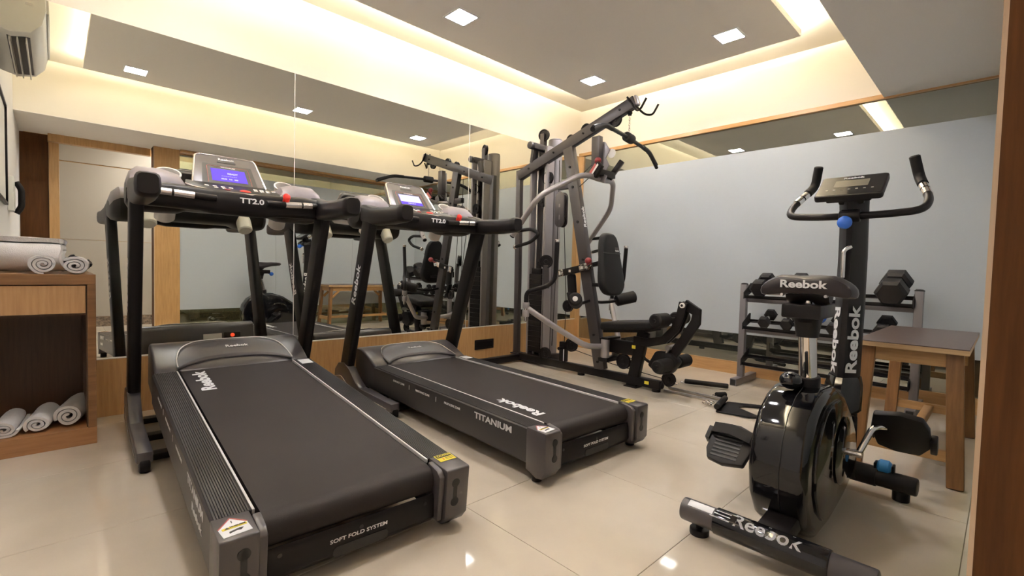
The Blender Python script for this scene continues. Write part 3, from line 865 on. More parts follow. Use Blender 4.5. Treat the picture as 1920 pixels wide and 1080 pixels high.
for s in (-1, 1):
    d = V((s * .02, .255, -.295)).normalized()
    e = gp(s * .495, 2.745, 1.125)
    obj('tip_plug', G().cyl(e, e + d * .012, .020, bev=.003), 'black', pa)
    h = obj('press_handle', G().tube([gp(s * .497, 2.735, 1.158), gp(s * .5, 2.53, 1.168), gp(s * .5, 2.45, 1.13), gp(s * .5, 2.53, 1.07), gp(s * .5, 2.70, 1.035)], .0135, .05), 'foam', pa)
    obj('handle_cap', G().cyl(gp(s * .5, 2.695, 1.037), gp(s * .5, 2.715, 1.030), .0165, bev=.003), 'chrome', h)
# pec arms
for s in (-1, 1):
    fa = obj('fly_arm', G().tube([gp(s * .05, 2.14, .275), gp(s * .22, 2.19, .285), gp(s * .40, 2.36, .43), gp(s * .555, 2.50, .565)], .022, .07), 'silvergrey', gym)
    obj('hub', G().cyl(gp(s * .075, 2.12, .195), gp(s * .075, 2.12, .335), .033, bev=.004), 'silvergrey', fa)
    kn = gp(s * .565, 2.507, .56)
    obj('knuckle', G().cyl(kn - V((0, 0, .058)), kn - V((0, 0, .008)), .026, bev=.003).cyl(kn + V((0, 0, .004)), kn + V((0, 0, .05)), .026, bev=.003), 'silvergrey', fa)
    obj('knuckle_bolt', G().cyl(kn - V((0, 0, .09)), kn + V((0, 0, .03)), .013), 'chrome', fa)
    fh = obj('fly_handle', G().tube([kn + V((0, 0, .04)), kn + V((0, 0, .13)), gp(s * .49, 2.37, .735), gp(s * .452, 2.32, .79), gp(s * .458, 2.307, 1.065)], .0175, .05), 'darkplastic', fa)
    obj('handle_cap', G().cyl(gp(s * .458, 2.307, 1.062), gp(s * .458, 2.307, 1.085), .019, bev=.003), 'chrome', fh)
obj('hub_plate', G().box(GX - .11, GX + .11, 2.08, 2.16, .165, .195, bev=.004).box(GX - .025, GX + .025, 1.90, 2.27, .235, .335, bev=.004).box(GX - .085, GX + .085, 2.09, 2.15, .335, .35), 'black', gym)
# seat, front post
fp = obj('front_post', G().beam(gp(0, 1.918, .0), gp(0, 1.835, .42), .052, .082, side=(1, 0, 0), bev=.004).box(GX - .045, GX + .045, 1.86, 1.965, .0, .008), 'black', gym)
obj('yellow_label', G().box(GX - .0275, GX - .026, 1.885, 1.915, .29, .315), 'yellow', fp)
obj('yellow_label', G().box(GX - .0295, GX - .028, 1.765, 1.80, .045, .068), 'yellow', fp)
seat = rrect(.30, .46, .06, cx=GX, cy=1.92)
def seatdef(p):
    return V((p.x, p.y, p.z + (2.10 - p.y) * .11))
obj('seat', G().prism(seat, 'z', .415, .475, bev=.018, seg=3, ang=.9), 'vinyl', gym, deform=seatdef)
obj('seat_pan', G().box(GX - .11, GX + .11, 1.76, 2.12, .395, .415), 'black', gym, deform=seatdef)
# leg developer
def plate(path, w):
    L, R = [], []
    for i, p in enumerate(path):
        a, c = path[max(0, i - 1)], path[min(len(path) - 1, i + 1)]
        d = V((c[0] - a[0], c[1] - a[1], 0)).normalized()
        n = V((-d.y, d.x, 0)) * w / 2
        L.append((p[0] + n.x, p[1] + n.y))
        R.append((p[0] - n.x, p[1] - n.y))
    return L + R[::-1]
obj('leg_bracket', G().prism(plate([(1.90, .355), (1.78, .35), (1.66, .385), (1.58, .47), (1.545, .56), (1.525, .66)], .06), 'x', GX - .036, GX - .016, bev=.003)
    .prism(plate([(1.90, .355), (1.78, .35), (1.66, .385), (1.58, .47), (1.545, .56), (1.525, .66)], .06), 'x', GX + .016, GX + .036, bev=.003), 'black', gym)
lv = obj('leg_lever', G().prism(plate([(1.53, .65), (1.44, .60), (1.445, .53), (1.52, .40), (1.61, .27), (1.665, .19)], .066), 'x', GX - .016, GX + .016, bev=.003)
         .prism([(1.72, .30), (1.60, .30), (1.54, .24), (1.60, .15), (1.70, .13), (1.78, .19)], 'x', GX - .045, GX + .045, bev=.02), 'black', gym)
obj('pivot_cap', G().cyl(gp(-.052, 1.525, .64), gp(-.036, 1.525, .64), .018, bev=.003), 'whiteplastic', lv)
obj('pivot_bolt', G().cyl(gp(-.054, 1.525, .64), gp(.05, 1.525, .64), .009), 'black', lv)
obj('lever_stop', G().cyl(gp(-.05, 1.62, .335), gp(.05, 1.62, .335), .018).beam(gp(-.02, 1.62, .335), gp(-.02, 1.655, .245), .03, .012), 'steel', lv)
for y, z, r in ((1.63, .535, .047), (1.60, .225, .046)):
    ax = obj('roller_axle', G().cyl(gp(-.235, y, z), gp(.235, y, z), .0125), 'black', gym)
    for s in (-1, 1):
        obj('foam_roller', G().lathe([(.014, 0), (r * .5, 0), (r * .55, .006), (r * .82, .004), (r, .012), (r, .155), (r * .8, .165), (.014, .165)], gp(s * .055, y, z), (s, 0, 0)), 'foam', ax)
for y, z, r in ((1.625, .105, .05), (2.00, .175, .058)):
    obj('lower_pulley', G().wheel(gp(0, y, z), (1, 0, 0), r, .024), 'darkplastic', gym)
obj('hose', G().tube([gp(.01, 1.87, .26), gp(.01, 1.80, .20), gp(.01, 1.70, .20)], .011, .05), 'black', gym)
# back pad with selector linkage
bp_ = []
for k in range(40):
    a = 2 * PI * k / 40
    z = math.sin(a)
    w = .118 if z > .15 else .118 + .05 * min(1, (.15 - z) / .75)
    bp_.append((GX + .01 + w * math.copysign(abs(math.cos(a)) ** .62, math.cos(a)), .915 + .245 * math.copysign(abs(z) ** .8, z)))
def paddef(p):
    return V((p.x, p.y + (p.z - .70) * .13, p.z))
pad = obj('back_pad', G().prism(bp_, 'y', 2.10, 2.165, bev=.02, seg=3, ang=.9), 'vinyl', gym, deform=paddef)
obj('pad_seam', G().tube([(GX + .01 - .117, 2.105, 1.005), (GX + .01 - .10, 2.098, 1.0), (GX + .01 + .10, 2.098, 1.0), (GX + .01 + .117, 2.105, 1.005)], .003, seg=6), 'blackprint', pad, deform=paddef)
obj('pad_tag', G().box(GX + .04, GX + .10, 2.0965, 2.0985, 1.01, 1.05), 'graphite', pad, deform=paddef)
text('pad_lettering', 'Reebok', .016, 'white', pad, (GX + .07, 2.0965, 1.022), (1, 0, 0), (0, 0, 1), deform=paddef)
obj('pad_mount', G().box(GX - .03, GX + .03, 2.165, 2.30, .735, .765, bev=.003).beam(gp(0, 2.22, .93), gp(0, 2.36, .90), .035, .035), 'black', gym)
sl_ = obj('selector_bar', G().beam(gp(-.05, 2.60, .835), gp(-.05, 2.29, .90), .035, .055, bev=.004, side=(1, 0, 0)), 'black', gym)
obj('selector_plate', G().beam(gp(-.072, 2.40, .88), gp(-.072, 2.27, .905), .006, .055, bev=.001, side=(1, 0, 0)), 'chrome', sl_)
obj('selector_plate', G().beam(gp(-.072, 2.62, .83), gp(-.072, 2.565, .842), .006, .06, bev=.001, side=(1, 0, 0)), 'chrome', sl_)
obj('selector_label', G().box(GX - .0695, GX - .0675, 2.49, 2.51, .845, .865), 'whiteplastic', sl_)
obj('selector_knob', G().sphere(gp(-.105, 2.285, .938), .027).cyl(gp(-.09, 2.30, .92), gp(-.06, 2.33, .90), .009), 'darkred', sl_)
obj('linkage', G().beam(gp(-.02, 2.52, .83), gp(-.02, 2.50, .66), .04, .085, bev=.02).beam(gp(-.02, 2.53, .68), gp(-.02, 2.50, .58), .05, .045, bev=.01).wheel(gp(-.02, 2.545, .56), (1, 0, 0), .05, .026), 'darkplastic', gym)
# angled roller pads
for s in (-1, 1):
    d = V((s * .77, -.56, .22)).normalized()
    q = gp(s * .405, 2.165, .655) - d * .178
    st_ = obj('pad_stem', G().tube([onup(.62, s * .02), gp(s * .12, 2.325, .60), q - d * .04, q + d * .15], .0125, .04), 'black', gym)
    obj('arm_roller', G().lathe([(.014, 0), (.034, 0), (.050, .012), (.050, .165), (.038, .175), (0, .175)], q, d), 'foam', st_)
    obj('roller_cap', G().cyl(q + d * .174, q + d * .18, .019), 'whiteplastic', st_)
# lat bar hooks on the boom
for s in (-1, 1):
    obj('bar_hook', G().tube([gp(s * .03, 2.03, 2.165), gp(s * .035, 1.96, 2.07), gp(s * .06, 1.925, 2.035), gp(s * .085, 1.88, 2.03), gp(s * .085, 1.835, 2.10)], .008, .03, seg=10), 'black', gym)
# low row rails and footplate
rl = obj('footplate_rail', G().beam(gp(.05, 1.68, .012), gp(.05, 1.24, .012), .02, .012, bev=.001).beam(gp(.15, 1.70, .012), gp(.14, 1.28, .012), .02, .012, bev=.001), 'steel', gym)
u_pl = [(2.955, 1.215), (3.23, 1.255), (3.335, 1.05), (3.325, 1.025), (3.295, 1.028), (3.205, 1.145), (3.165, 1.155), (3.135, 1.135), (3.055, 1.0), (3.02, .995), (2.985, 1.03)]
obj('foot_plate', G().prism(u_pl, 'z', .004, .013, bev=.002, seg=1), 'darkplastic', gym)

# lat pull-down bar hanging from the boom
lat = thing('pulldown_bar', 'long bent black pull-down bar hanging from the multi-gym boom', 'pull-down bar', (3.143, 2.03, 1.888))
ax = V((.575, .105, 0)).normalized()
def lp(u, z):
    return V((3.143, 2.03, z)) + ax * u
obj('bar', G().tube([lp(-.60, 1.80), lp(-.43, 1.862), lp(0, 1.872), lp(.43, 1.862), lp(.63, 1.765)], .0145, .18, nf=10), 'darkplastic', lat)
obj('bar_collar', G().cyl(lp(-.055, 1.872), lp(.055, 1.872), .036, bev=.008), 'foam', lat)
for s in (-1, 1):
    obj('end_grip', G().tube([lp(s * .30, 1.866), lp(s * .43, 1.862), lp(s * .61, 1.785)], .0175, .12), 'foam', lat)
gch = G()
z = 1.905
for k in range(6):
    pts = []
    for i in range(11):
        a = 2 * PI * i / 10
        q = V((.006 * math.cos(a), 0, .012 * math.sin(a))) if k % 2 == 0 else V((0, .006 * math.cos(a), .012 * math.sin(a)))
        pts.append(V((3.143, 2.03, z + .012)) + q)
    gch.tube(pts, .0022, seg=6)
    z += .019
gch.cyl((3.143, 2.03, 2.015), (3.143, 2.03, 2.06), .004)
obj('chain', gch, 'chrome', lat)
obj('cable_stop', G().sphere((3.143, 2.03, 2.058), .02, (1, 1, .8)).cyl((3.143, 2.03, 2.04), (3.143, 2.03, 2.05), .014), 'darkplastic', lat)

# row handles lying on the floor by the footplate
def row_handle(label, p0, p1, chain):
    t = thing('row_handle', label, 'cable handle', ((p0[0] + p1[0]) / 2, (p0[1] + p1[1]) / 2, 0))
    gr = obj('grip', G().tube([p0, p1], .0185, cap=.006), 'foam', t)
    g_ = G()
    for i, (x, y, z) in enumerate(chain):
        pts = [V((x, y, z)) + V((.012 * math.cos(a), .006 * math.sin(a) if i % 2 else .014 * math.sin(a), .004 * math.cos(a * (1 + i % 2)))) for a in [2 * PI * k / 9 for k in range(10)]]
        g_.tube(pts, .003, seg=6)
    obj('chain', g_, 'chrome', t)
row_handle('black grip lying at the tip of the silver floor rails by the multi-gym', (3.50, 1.68, .030), (3.60, 1.40, .030),
           [(3.42 - .012 * i, 1.71 + .014 * i, .016) for i in range(6)] + [(3.485, 1.695, .02)])
row_handle('black grip lying across the black forked footplate', (2.97, 1.215, .034), (3.22, 1.265, .034),
           [(3.06 + .02 * (i % 3), 1.30 + .016 * (i // 3), .018) for i in range(9)] + [(3.048, 1.288, .018)])
row_handle('short grip end lying between the forked footplate and silver rails', (3.31, 1.36, .022), (3.37, 1.325, .022), [(3.300, 1.368, .018)])

# ------------------------------------------------------------------ exercise bike
BY = .45
bike = thing('exercise_bike', 'glossy black upright exercise bike with blue knobs in front of bench', 'exercise bike', (1.95, BY, 0))
rs = obj('rear_stabilizer', G().cyl((1.515, .715, .075), (1.515, .19, .075), .036, seg=28, bev=.006), 'plastic', bike)
obj('stabilizer_sleeve', G().cyl((1.515, .605, .075), (1.515, .295, .075), .041, seg=28, bev=.003), 'gloss', rs)
obj('rating_label', G().loft([[(1.515 + .0368 * math.sin(a), y, .075 + .0368 * math.cos(a)) for a in [-.75 + .14 * k for k in range(6)]] for y in (.69, .61)], cap=False, closed=False), 'white', rs)
def wrap(p):                 # wrap print round the sleeve
    a = (p.x - 1.515) / .0415 - .55
    return V((1.515 + .0416 * math.sin(a), p.y, .075 + .0416 * math.cos(a)))
text('stabilizer_lettering', 'Reebok', .060, 'white', rs, (1.515, .455, 0), (0, -1, 0), (1, 0, 0), bold=.018, xs=1.0, deform=wrap)
gs = G()
for i, w in enumerate((.06, .05, .04)):
    gs.box(1.500 + i * .012, 1.5035 + i * .012, .555, .555 + w, 0, .0004)
obj('stabilizer_stripe', gs, 'white', rs, deform=wrap)
for y in (.665, .24):
    obj('levelling_foot', G().cyl((1.53, y, 0), (1.53, y, .022), .031, bev=.004).cyl((1.53, y, .022), (1.53, y, .045), .012), 'darkplastic', rs)
fs = obj('front_stabilizer', G().cyl((2.37, .70, .072), (2.345, .195, .072), .034, seg=28, bev=.006), 'darkplastic', bike)
obj('stabilizer_sleeve', G().cyl((2.366, .60, .072), (2.352, .32, .072), .039, seg=28, bev=.003), 'darkplastic', fs)
for y in (.665, .245):
    obj('levelling_foot', G().cyl((2.36, y, 0), (2.36, y, .04), .028, bev=.004), 'darkplastic', fs)
for y, x in ((.30, 2.352), (.57, 2.365)):
    obj('transport_wheel', G().lathe([(0, -.022), (.022, -.022), (.030, -.014), (.030, .014), (.022, .022), (0, .022)], (x + .01, y, .112), (0, 1, 0)), 'cyancap', fs)
    obj('wheel_bracket', G().box(x - .015, x + .03, y + .024, y + .032, .08, .13, bev=.003).box(x - .015, x + .03, y - .032, y - .024, .08, .13, bev=.003), 'darkplastic', fs)
obj('rear_frame', G().beam((1.515, BY, .08), (1.72, BY, .10), .09, .055, bev=.01), 'darkplastic', bike)
obj('front_frame', G().beam((2.20, BY, .14), (2.36, BY, .08), .06, .06, bev=.008), 'darkplastic', bike)
obj('frame_strut', G().beam((2.33, .405, .30), (2.325, .40, .05), .018, .03, bev=.004), 'darkplastic', bike)
side = [(1.735, .055), (1.655, .11), (1.60, .19), (1.585, .28), (1.605, .37), (1.655, .44), (1.73, .485), (1.80, .502), (1.92, .500), (2.04, .46), (2.15, .39), (2.25, .30), (2.30, .20), (2.26, .12), (2.10, .075), (1.90, .05)]
side = [(x, .502 - (.502 - z) * 1.045 - .012) for x, z in side]
bdy = obj('body_shell', G().prism(side, 'y', BY - .070, BY + .098, bev=.026, seg=4, ang=1.2), 'gloss', bike)
obj('shell_seam', G().tube([(x * .9995 - .001, BY + .004, z) for x, z in side[1:8]], .0012, seg=5), 'blackprint', bdy)
ins = [(1.95 + (x - 1.95) * .80, .27 + (z - .27) * .80) for x, z in side]
for s in (-1, 1):
    obj('side_cover', G().prism(ins, 'y', BY + s * .070 + .006, BY + s * .082 + .010 + (.012 if s > 0 else -.008), bev=.005, seg=2, ang=1.2), 'gloss', bdy)
    obj('crank_disc', G().lathe([(0, 0), (.115, 0), (.118, .004), (.10, .012), (.03, .014), (0, .014)], (1.985, BY + s * .082 + (.024 if s > 0 else .002), .255), (0, s, 0), 40), 'gloss', bdy)
obj('shell_label', G().box(1.655, 1.69, BY - .02, BY + .03, .062, .064), 'silvergrey', bdy)
# cranks and pedals
ck = obj('crank', G().cyl((1.985, BY - .135, .255), (1.985, BY + .135, .255), .012).tube([(1.985, BY - .12, .255), (1.99, BY - .125, .255), (2.045, BY - .15, .335), (2.065, BY - .165, .345), (2.075, BY - .185, .345)], .0105, .03)
         .tube([(1.985, BY + .12, .255), (1.93, BY + .15, .215), (1.90, BY + .17, .205), (1.89, BY + .20, .205)], .0105, .03), 'chrome', bike)
def pedal(cx, cy, cz, s, tilt):
    foot = [(-.075, -.045), (.0, -.052), (.075, -.042), (.092, -.01), (.088, .03), (.04, .048), (-.04, .046), (-.080, .036), (-.09, 0)]
    Mx = Matrix.Translation((cx, cy, cz)) @ Matrix.Rotation(tilt, 4, 'Y') @ Matrix.Diagonal((.95, s * 1.38, 1, 1))
    p = obj('pedal', G().prism([(x * 1.05, y * 1.18) for x, y in foot], 'z', -.012, .012, bev=.005, Mx=Mx), 'darkplastic', bike)
    rb = G()
    for k in range(9):
        rb.box(-.07 + k * .017, -.062 + k * .017, -.034, .036, .012, .0145, Mx=Mx)
    obj('tread', rb, 'blackprint', p)
    path = [(.035, -.060, .0), (.037, -.054, .030), (.045, 0, .048), (.050, .052, .030), (.052, .060, .0)]
    st = G()
    rings = []
    for x, y, z in path:
        rings.append([Mx @ V((x - .024, y, z)), Mx @ V((x + .024, y, z)), Mx @ V((x + .024, y * .96, z - .004)), Mx @ V((x - .024, y * .96, z - .004))])
    obj('foot_strap', st.loft(rings), 'foam', p)
    obj('strap_buckle', G().box(.0, .06, .055, .068, -.02, .018, bev=.003, Mx=Mx), 'darkplastic', p)
pedal(2.085, BY - .225, .335, -1, math.radians(56))
pedal(1.875, BY + .262, .200, 1, math.radians(-40))
# seat post
sp = obj('seat_post', G().cyl((1.838, BY, .50), (1.802, BY, .675), .027, seg=28), 'chrome', bike)
obj('post_collar', G().cyl((1.845, BY, .46), (1.836, BY, .525), .036, bev=.004), 'darkplastic', sp)
obj('post_slot', G().beam((1.812, BY - .004, .515), (1.783, BY - .004, .61), .009, .004, bev=.0, side=(0, 1, 0)), 'blackprint', sp)
obj('height_knob', G().sphere((1.755, BY + .03, .515), .034, (1, 1, .85)).cyl((1.76, BY + .03, .515), (1.83, BY + .01, .50), .014), 'gloss', bike)
obj('post_guide', G().loft([[(1.80 + x, BY + y, .66) for x, y in rrect(.062, .062, .025)], [(1.80 + x, BY + y, .71) for x, y in rrect(.075, .072, .02)], [(1.79 + x, BY + y, .735) for x, y in rrect(.11, .085, .018)], [(1.79 + x, BY + y, .742) for x, y in rrect(.11, .085, .018)]]), 'darkplastic', bike)
obj('fore_aft_slider', G().box(1.715, 1.90, BY - .055, BY + .058, .725, .770, bev=.006), 'darkplastic', bike)
obj('slider_knob', G().sphere((1.93, BY, .72), .024).cyl((1.88, BY, .735), (1.93, BY, .72), .009), 'bluecap', bike)
obj('saddle_stem', G().cyl((1.795, BY, .765), (1.795, BY, .80), .011, seg=14), 'chrome', bike)
obj('saddle_clamp', G().lathe([(0, -.062), (.032, -.062), (.036, -.05), (.036, -.02), (.03, -.012), (.03, .012), (.036, .02), (.036, .05), (.032, .062), (0, .062)], (1.80, BY, .805), (0, 1, 0), 16), 'darkplastic', bike)
rings = []
for x, hw, zt_, th in ((1.728, .105, .853, .035), (1.735, .128, .866, .060), (1.76, .138, .874, .070), (1.81, .134, .873, .072), (1.87, .100, .868, .062), (1.92, .062, .866, .052), (1.98, .040, .864, .044), (2.02, .030, .860, .036), (2.035, .016, .854, .022)):
    ring = []
    for k in range(28):
        a = 2 * PI * k / 28
        cx, cz = math.cos(a), math.sin(a)
        y = hw * math.copysign(abs(cx) ** .75, cx)
        dip = .014 * max(0, 1 - (y / (hw * .45)) ** 2) if cz > 0 and x < 1.9 else 0
        droop = .030 * (abs(y) / .138) ** 2.2
        z = zt_ - th / 2 + th / 2 * math.copysign(abs(cz) ** .7, cz) - dip - droop
        ring.append((x, BY + y, z))
    rings.append(ring)
sd = obj('saddle', G().loft(rings), 'saddle', bike)
text('saddle_lettering', 'Reebok', .034, 'white', sd, (1.7275, BY + .002, .834), (0, -1, 0), (0, 0, 1), bold=.03, xs=1.25, lift=.006)
for y in (.062, -.062):
    obj('saddle_bolt', G().cyl((1.727, BY + y, .799), (1.745, BY + y, .799), .0045), 'steel', sd)
# column with print on both rear faces
def csec(c, z, k=1.0):
    return [(c + x * k, BY + y * k, z) for x, y in ((-.050, .010), (-.050, -.010), (.010, -.047), (.044, -.049), (.050, 0), (.044, .049), (.010, .047))]
cl = obj('column', G().loft([csec(2.325, .10, 1.0), csec(2.345, .40, 1.02), csec(2.37, .75, 1.02), csec(2.375, .95, 1.0), csec(2.365, 1.10, .98), csec(2.345, 1.175, 1.02)]), 'darkplastic', bike)
for s in (-1, 1):
    n = V((-.037, s * .060, 0)).normalized()
    o = V((2.356 - .0204, BY + s * .0290, .605)) + n * .0014
    fd = V((.060, s * .037, 0)).normalized()
    if s < 0:
        text('column_lettering', 'Reebok', .072, 'white', cl, o, (.065, 0, 1), -fd, bold=.03, xs=1.22)
    else:
        text('column_lettering', 'Reebok', .072, 'white', cl, o, (-.065, 0, -1), -fd, bold=.03, xs=1.22)
obj('column_boot', G().loft([csec(2.30, .32, 1.35), csec(2.325, .42, 1.3), csec(2.34, .455, 1.12)]), 'gloss', bike)
obj('bottle_clip', G().tube([(2.305, BY + .012, .86), (2.300, BY + .012, .97), (2.315, BY - .01, .985)], .008, .02), 'chrome', cl)
hbk = obj('handlebar', G().tube([(2.52, BY + .168, 1.352), (2.545, BY + .185, 1.275), (2.40, BY + .235, 1.165), (2.325, BY + .225, 1.118), (2.315, BY + .10, 1.108), (2.315, BY - .10, 1.108), (2.325, BY - .225, 1.118), (2.40, BY - .235, 1.165), (2.545, BY - .185, 1.275), (2.52, BY - .168, 1.352)], .0145, .05), 'darkplastic', bike)
for s in (-1, 1):
    obj('foam_grip', G().tube([(2.52, BY + s * .168, 1.358), (2.545, BY + s * .185, 1.275), (2.50, BY + s * .201, 1.24)], .0185, .05, cap=.004), 'foam', hbk)
    a, b = V((2.49, BY + s * .204, 1.232)), V((2.43, BY + s * .225, 1.188))
    obj('pulse_sensor', G().cyl(a, a.lerp(b, .42), .0165).cyl(a.lerp(b, .52), b, .0165), 'chrome', hbk)
obj('bar_clamp', G().cyl((2.315, BY + .035, 1.108), (2.315, BY - .035, 1.108), .026, bev=.004).box(2.30, 2.36, BY - .03, BY + .03, 1.09, 1.135, bev=.006), 'darkplastic', bike)
obj('clamp_knob', G().sphere((2.262, BY + .006, 1.078), .026).cyl((2.262, BY + .006, 1.078), (2.32, BY + .006, 1.09), .010), 'bluecap', bike)
C0, C1 = V((2.235, BY, 1.182)), V((2.372, BY, 1.280))
up = (C1 - C0).normalized()
rt = V((0, -1, 0))
nr = rt.cross(up)
Mc = Matrix(((rt.x, up.x, nr.x, C0.x), (rt.y, up.y, nr.y, C0.y), (rt.z, up.z, nr.z, C0.z), (0, 0, 0, 1)))
hh = (C1 - C0).length
cn = obj('console', G().prism(rrect(.226, hh, .014, cy=hh / 2), 'z', -.026, 0, bev=.005, Mx=Mc), 'darkplastic', bike)
obj('console_face', G().prism(rrect(.214, hh - .012, .010, cy=hh / 2), 'z', 0, .0008, Mx=Mc), 'gloss', cn)
obj('console_screen', G().prism(rrect(.115, .055, .003, cy=.098), 'z', .0008, .0014, Mx=Mc), 'lcd', cn)
text('console_lettering', 'Reebok', .017, 'white', cn, Mc @ V((0, .143, .001)), rt, up, bold=.03, xs=1.3)
gk = G()
for k in range(7):
    gk.box(-.075 + k * .025 - .004, -.075 + k * .025 + .004, .045, .051, .0008, .002, Mx=Mc)
obj('console_button', gk, 'steel', cn)
obj('console_neck', G().beam((2.345, BY, 1.165), (2.315, BY, 1.215), .09, .05, bev=.01).prism(rrect(.15, .06, .01, cy=.04), 'z', -.036, -.026, Mx=Mc), 'darkplastic', bike)

# ------------------------------------------------------------------ dumbbell rack and dumbbells
rack = thing('dumbbell_rack', 'grey and black three-tier dumbbell rack against the frosted wall', 'dumbbell rack', (3.98, .89, 0))
RY0, RY1 = .375, 1.43
for y in (RY0, RY1):
    p = obj('post', G().box(3.90, 3.95, y - .0225, y + .0225, .055, .785, bev=.003), 'rackgrey', rack)
    obj('post_cap', G().lathe([(0, 0), (.027, 0), (.026, .006), (.016, .012), (0, .013)], (3.925, y, .785), (0, 0, 1), 16), 'black', p)
    f = obj('foot', G().box(3.775, 4.20, y - .025, y + .025, .0, .055, bev=.003), 'rackgrey', rack)
    obj('tube_opening', G().box(3.7735, 3.776, y - .019, y + .019, .006, .049), 'blackprint', f)
for z, nm in ((.692, 0), (.452, 1), (.17, 2)):
    sh_ = obj('shelf', G().box(3.862, 3.868, RY0 + .02, RY1 - .02, z - .012, z + .012).box(3.862, 3.915, RY0 + .02, RY1 - .02, z - .012, z - .006)
              .box(3.995, 4.001, RY0 + .02, RY1 - .02, z + .034, z + .058).box(3.955, 4.001, RY0 + .02, RY1 - .02, z + .034, z + .040), 'black', rack)
    for y in (RY0 + .02, RY1 - .026):
        obj('end_gusset', G().prism([(3.855, z - .016), (4.01, z + .03), (4.01, z + .105), (3.99, z + .105), (3.855, z + .034)], 'y', y, y + .006), 'black', sh_, smooth=False)
    if nm < 2:
        obj('rear_rail', G().box(3.93, 3.96, RY0 + .02, RY1 - .02, z - .045, z - .014, bev=.002), 'rackgrey', sh_)
    else:
        obj('rear_rail', G().box(3.93, 3.96, RY0 + .02, RY1 - .02, z - .03, z - .006, bev=.002), 'rackgrey', sh_)
def hexhead(g, c, d, r, w):
    c, d = V(c), V(d).normalized()
    s = V((0, 1, 0))
    u = d.cross(s)
    rings = []
    for t, k in ((-w / 2, .80), (-w / 2 + w * .18, 1.0), (w / 2 - w * .18, 1.0), (w / 2, .80)):
        rings.append([c + d * t + s * (r * k * math.cos(PI / 3 * i)) + u * (r * k * math.sin(PI / 3 * i)) for i in range(6)])
    g.loft(rings)
def dumbbell(label, x, y, z, r, w, L, group, chromebar):
    d = V((.93, 0, .32)).normalized()
    z = z + .038 + r * .866 + .0015
    x = 3.934
    t = thing('dumbbell', label, 'dumbbell', (x, y, z), 0, group)
    c = V((x, y, z))
    for s in (-1, 1):
        g_ = G()
        hexhead(g_, c + d * (s * L / 2), d, r, w)
        obj('hex_head', g_, 'rubber', t, smooth=False)
    obj('handle', G().tube([c - d * (L / 2 - w / 2 + .008), c, c + d * (L / 2 - w / 2 + .008)], .015), 'chrome' if chromebar else 'steel', t)
gbig, gsm = 'big hex dumbbells on the top rack shelf', 'small chrome-handled dumbbells on the middle rack shelf'
dumbbell('leftmost big hex dumbbell on the top shelf, left of the bike seat', 3.935, 1.295, .692, .068, .085, .155, gbig, False)
dumbbell('big hex dumbbell on the top shelf hidden behind the saddle, second from left', 3.935, 1.06, .692, .071, .09, .155, gbig, False)
dumbbell('big hex dumbbell on top shelf half hidden by the bike column', 3.935, .75, .692, .080, .10, .165, gbig, False)
dumbbell('rightmost and largest hex dumbbell on the top shelf', 3.935, .505, .692, .088, .115, .175, gbig, False)
for y, lab in ((1.255, 'leftmost small hex dumbbell on the middle shelf, near the left post'), (1.10, 'second small hex dumbbell on the middle shelf, left of the seat post'),
               (.95, 'small dumbbell on the middle shelf hidden behind the bike seat slider'), (.81, 'small dumbbell on the middle shelf left of the bike column'), (.54, 'rightmost small dumbbell on the middle shelf, peeking over the bench top')):
    r = .046 if y > .6 else .056
    dumbbell(lab, 3.93, y, .452, r, .05, .15, gsm, True)

# ------------------------------------------------------------------ wooden bench
bn = thing('bench', 'small wooden bench with brown laminate top beside the doorway jamb', 'bench', (3.15, .275, 0))
BX0, BX1, BYa, BYb, BZ = 2.645, 3.62, .088, .468, .58
tp = obj('bench_top', G().box(BX0, BX1, BYa, BYb, BZ - .004, BZ, bev=.001, seg=1), 'benchtop', bn)
obj('plywood_core', G().box(BX0, BX1, BYa, BYb, BZ - .024, BZ - .004), 'ply', tp)
lx = {-1: (BX0 + .045, BX0 + .012), 1: (BX1 - .045, BX1 - .02)}
ly = {-1: (BYa + .045, BYa + .018), 1: (BYb - .045, BYb - .020)}
for sx in (-1, 1):
    for sy in (-1, 1):
        obj('leg', G().beam((lx[sx][1], ly[sy][1], .004), (lx[sx][0], ly[sy][0], BZ - .024), .056, .034, bev=.003, side=(0, 1, 0), seg=1), 'benchleg', bn)
for sx in (-1, 1):
    obj('end_apron', G().box(lx[sx][0] - .012, lx[sx][0] + .012, BYa + .07, BYb - .07, BZ - .085, BZ - .026, bev=.002, seg=1), 'benchrail', bn)
    obj('end_stretcher', G().box(lx[sx][1] - .006, lx[sx][1] + .02, BYa + .045, BYb - .045, .105, .15, bev=.002, seg=1), 'benchrail', bn)
for sy in (-1, 1):
    ap = obj('side_apron', G().box(BX0 + .07, BX1 - .07, ly[sy][0] - .012, ly[sy][0] + .012, BZ - .085, BZ - .026, bev=.002, seg=1), 'benchrail', bn)
    for sx in (-1, 1):
        obj('corner_brace', G().beam((lx[sx][0] - sx * .02, ly[sy][0], BZ - .17), (lx[sx][0] - sx * .11, ly[sy][0], BZ - .08), .02, .03, bev=.002), 'benchrail', ap)
obj('middle_stretcher', G().box(lx[-1][1] + .02, lx[1][1] - .0, .255, .295, .112, .143, bev=.002, seg=1), 'benchrail', bn)

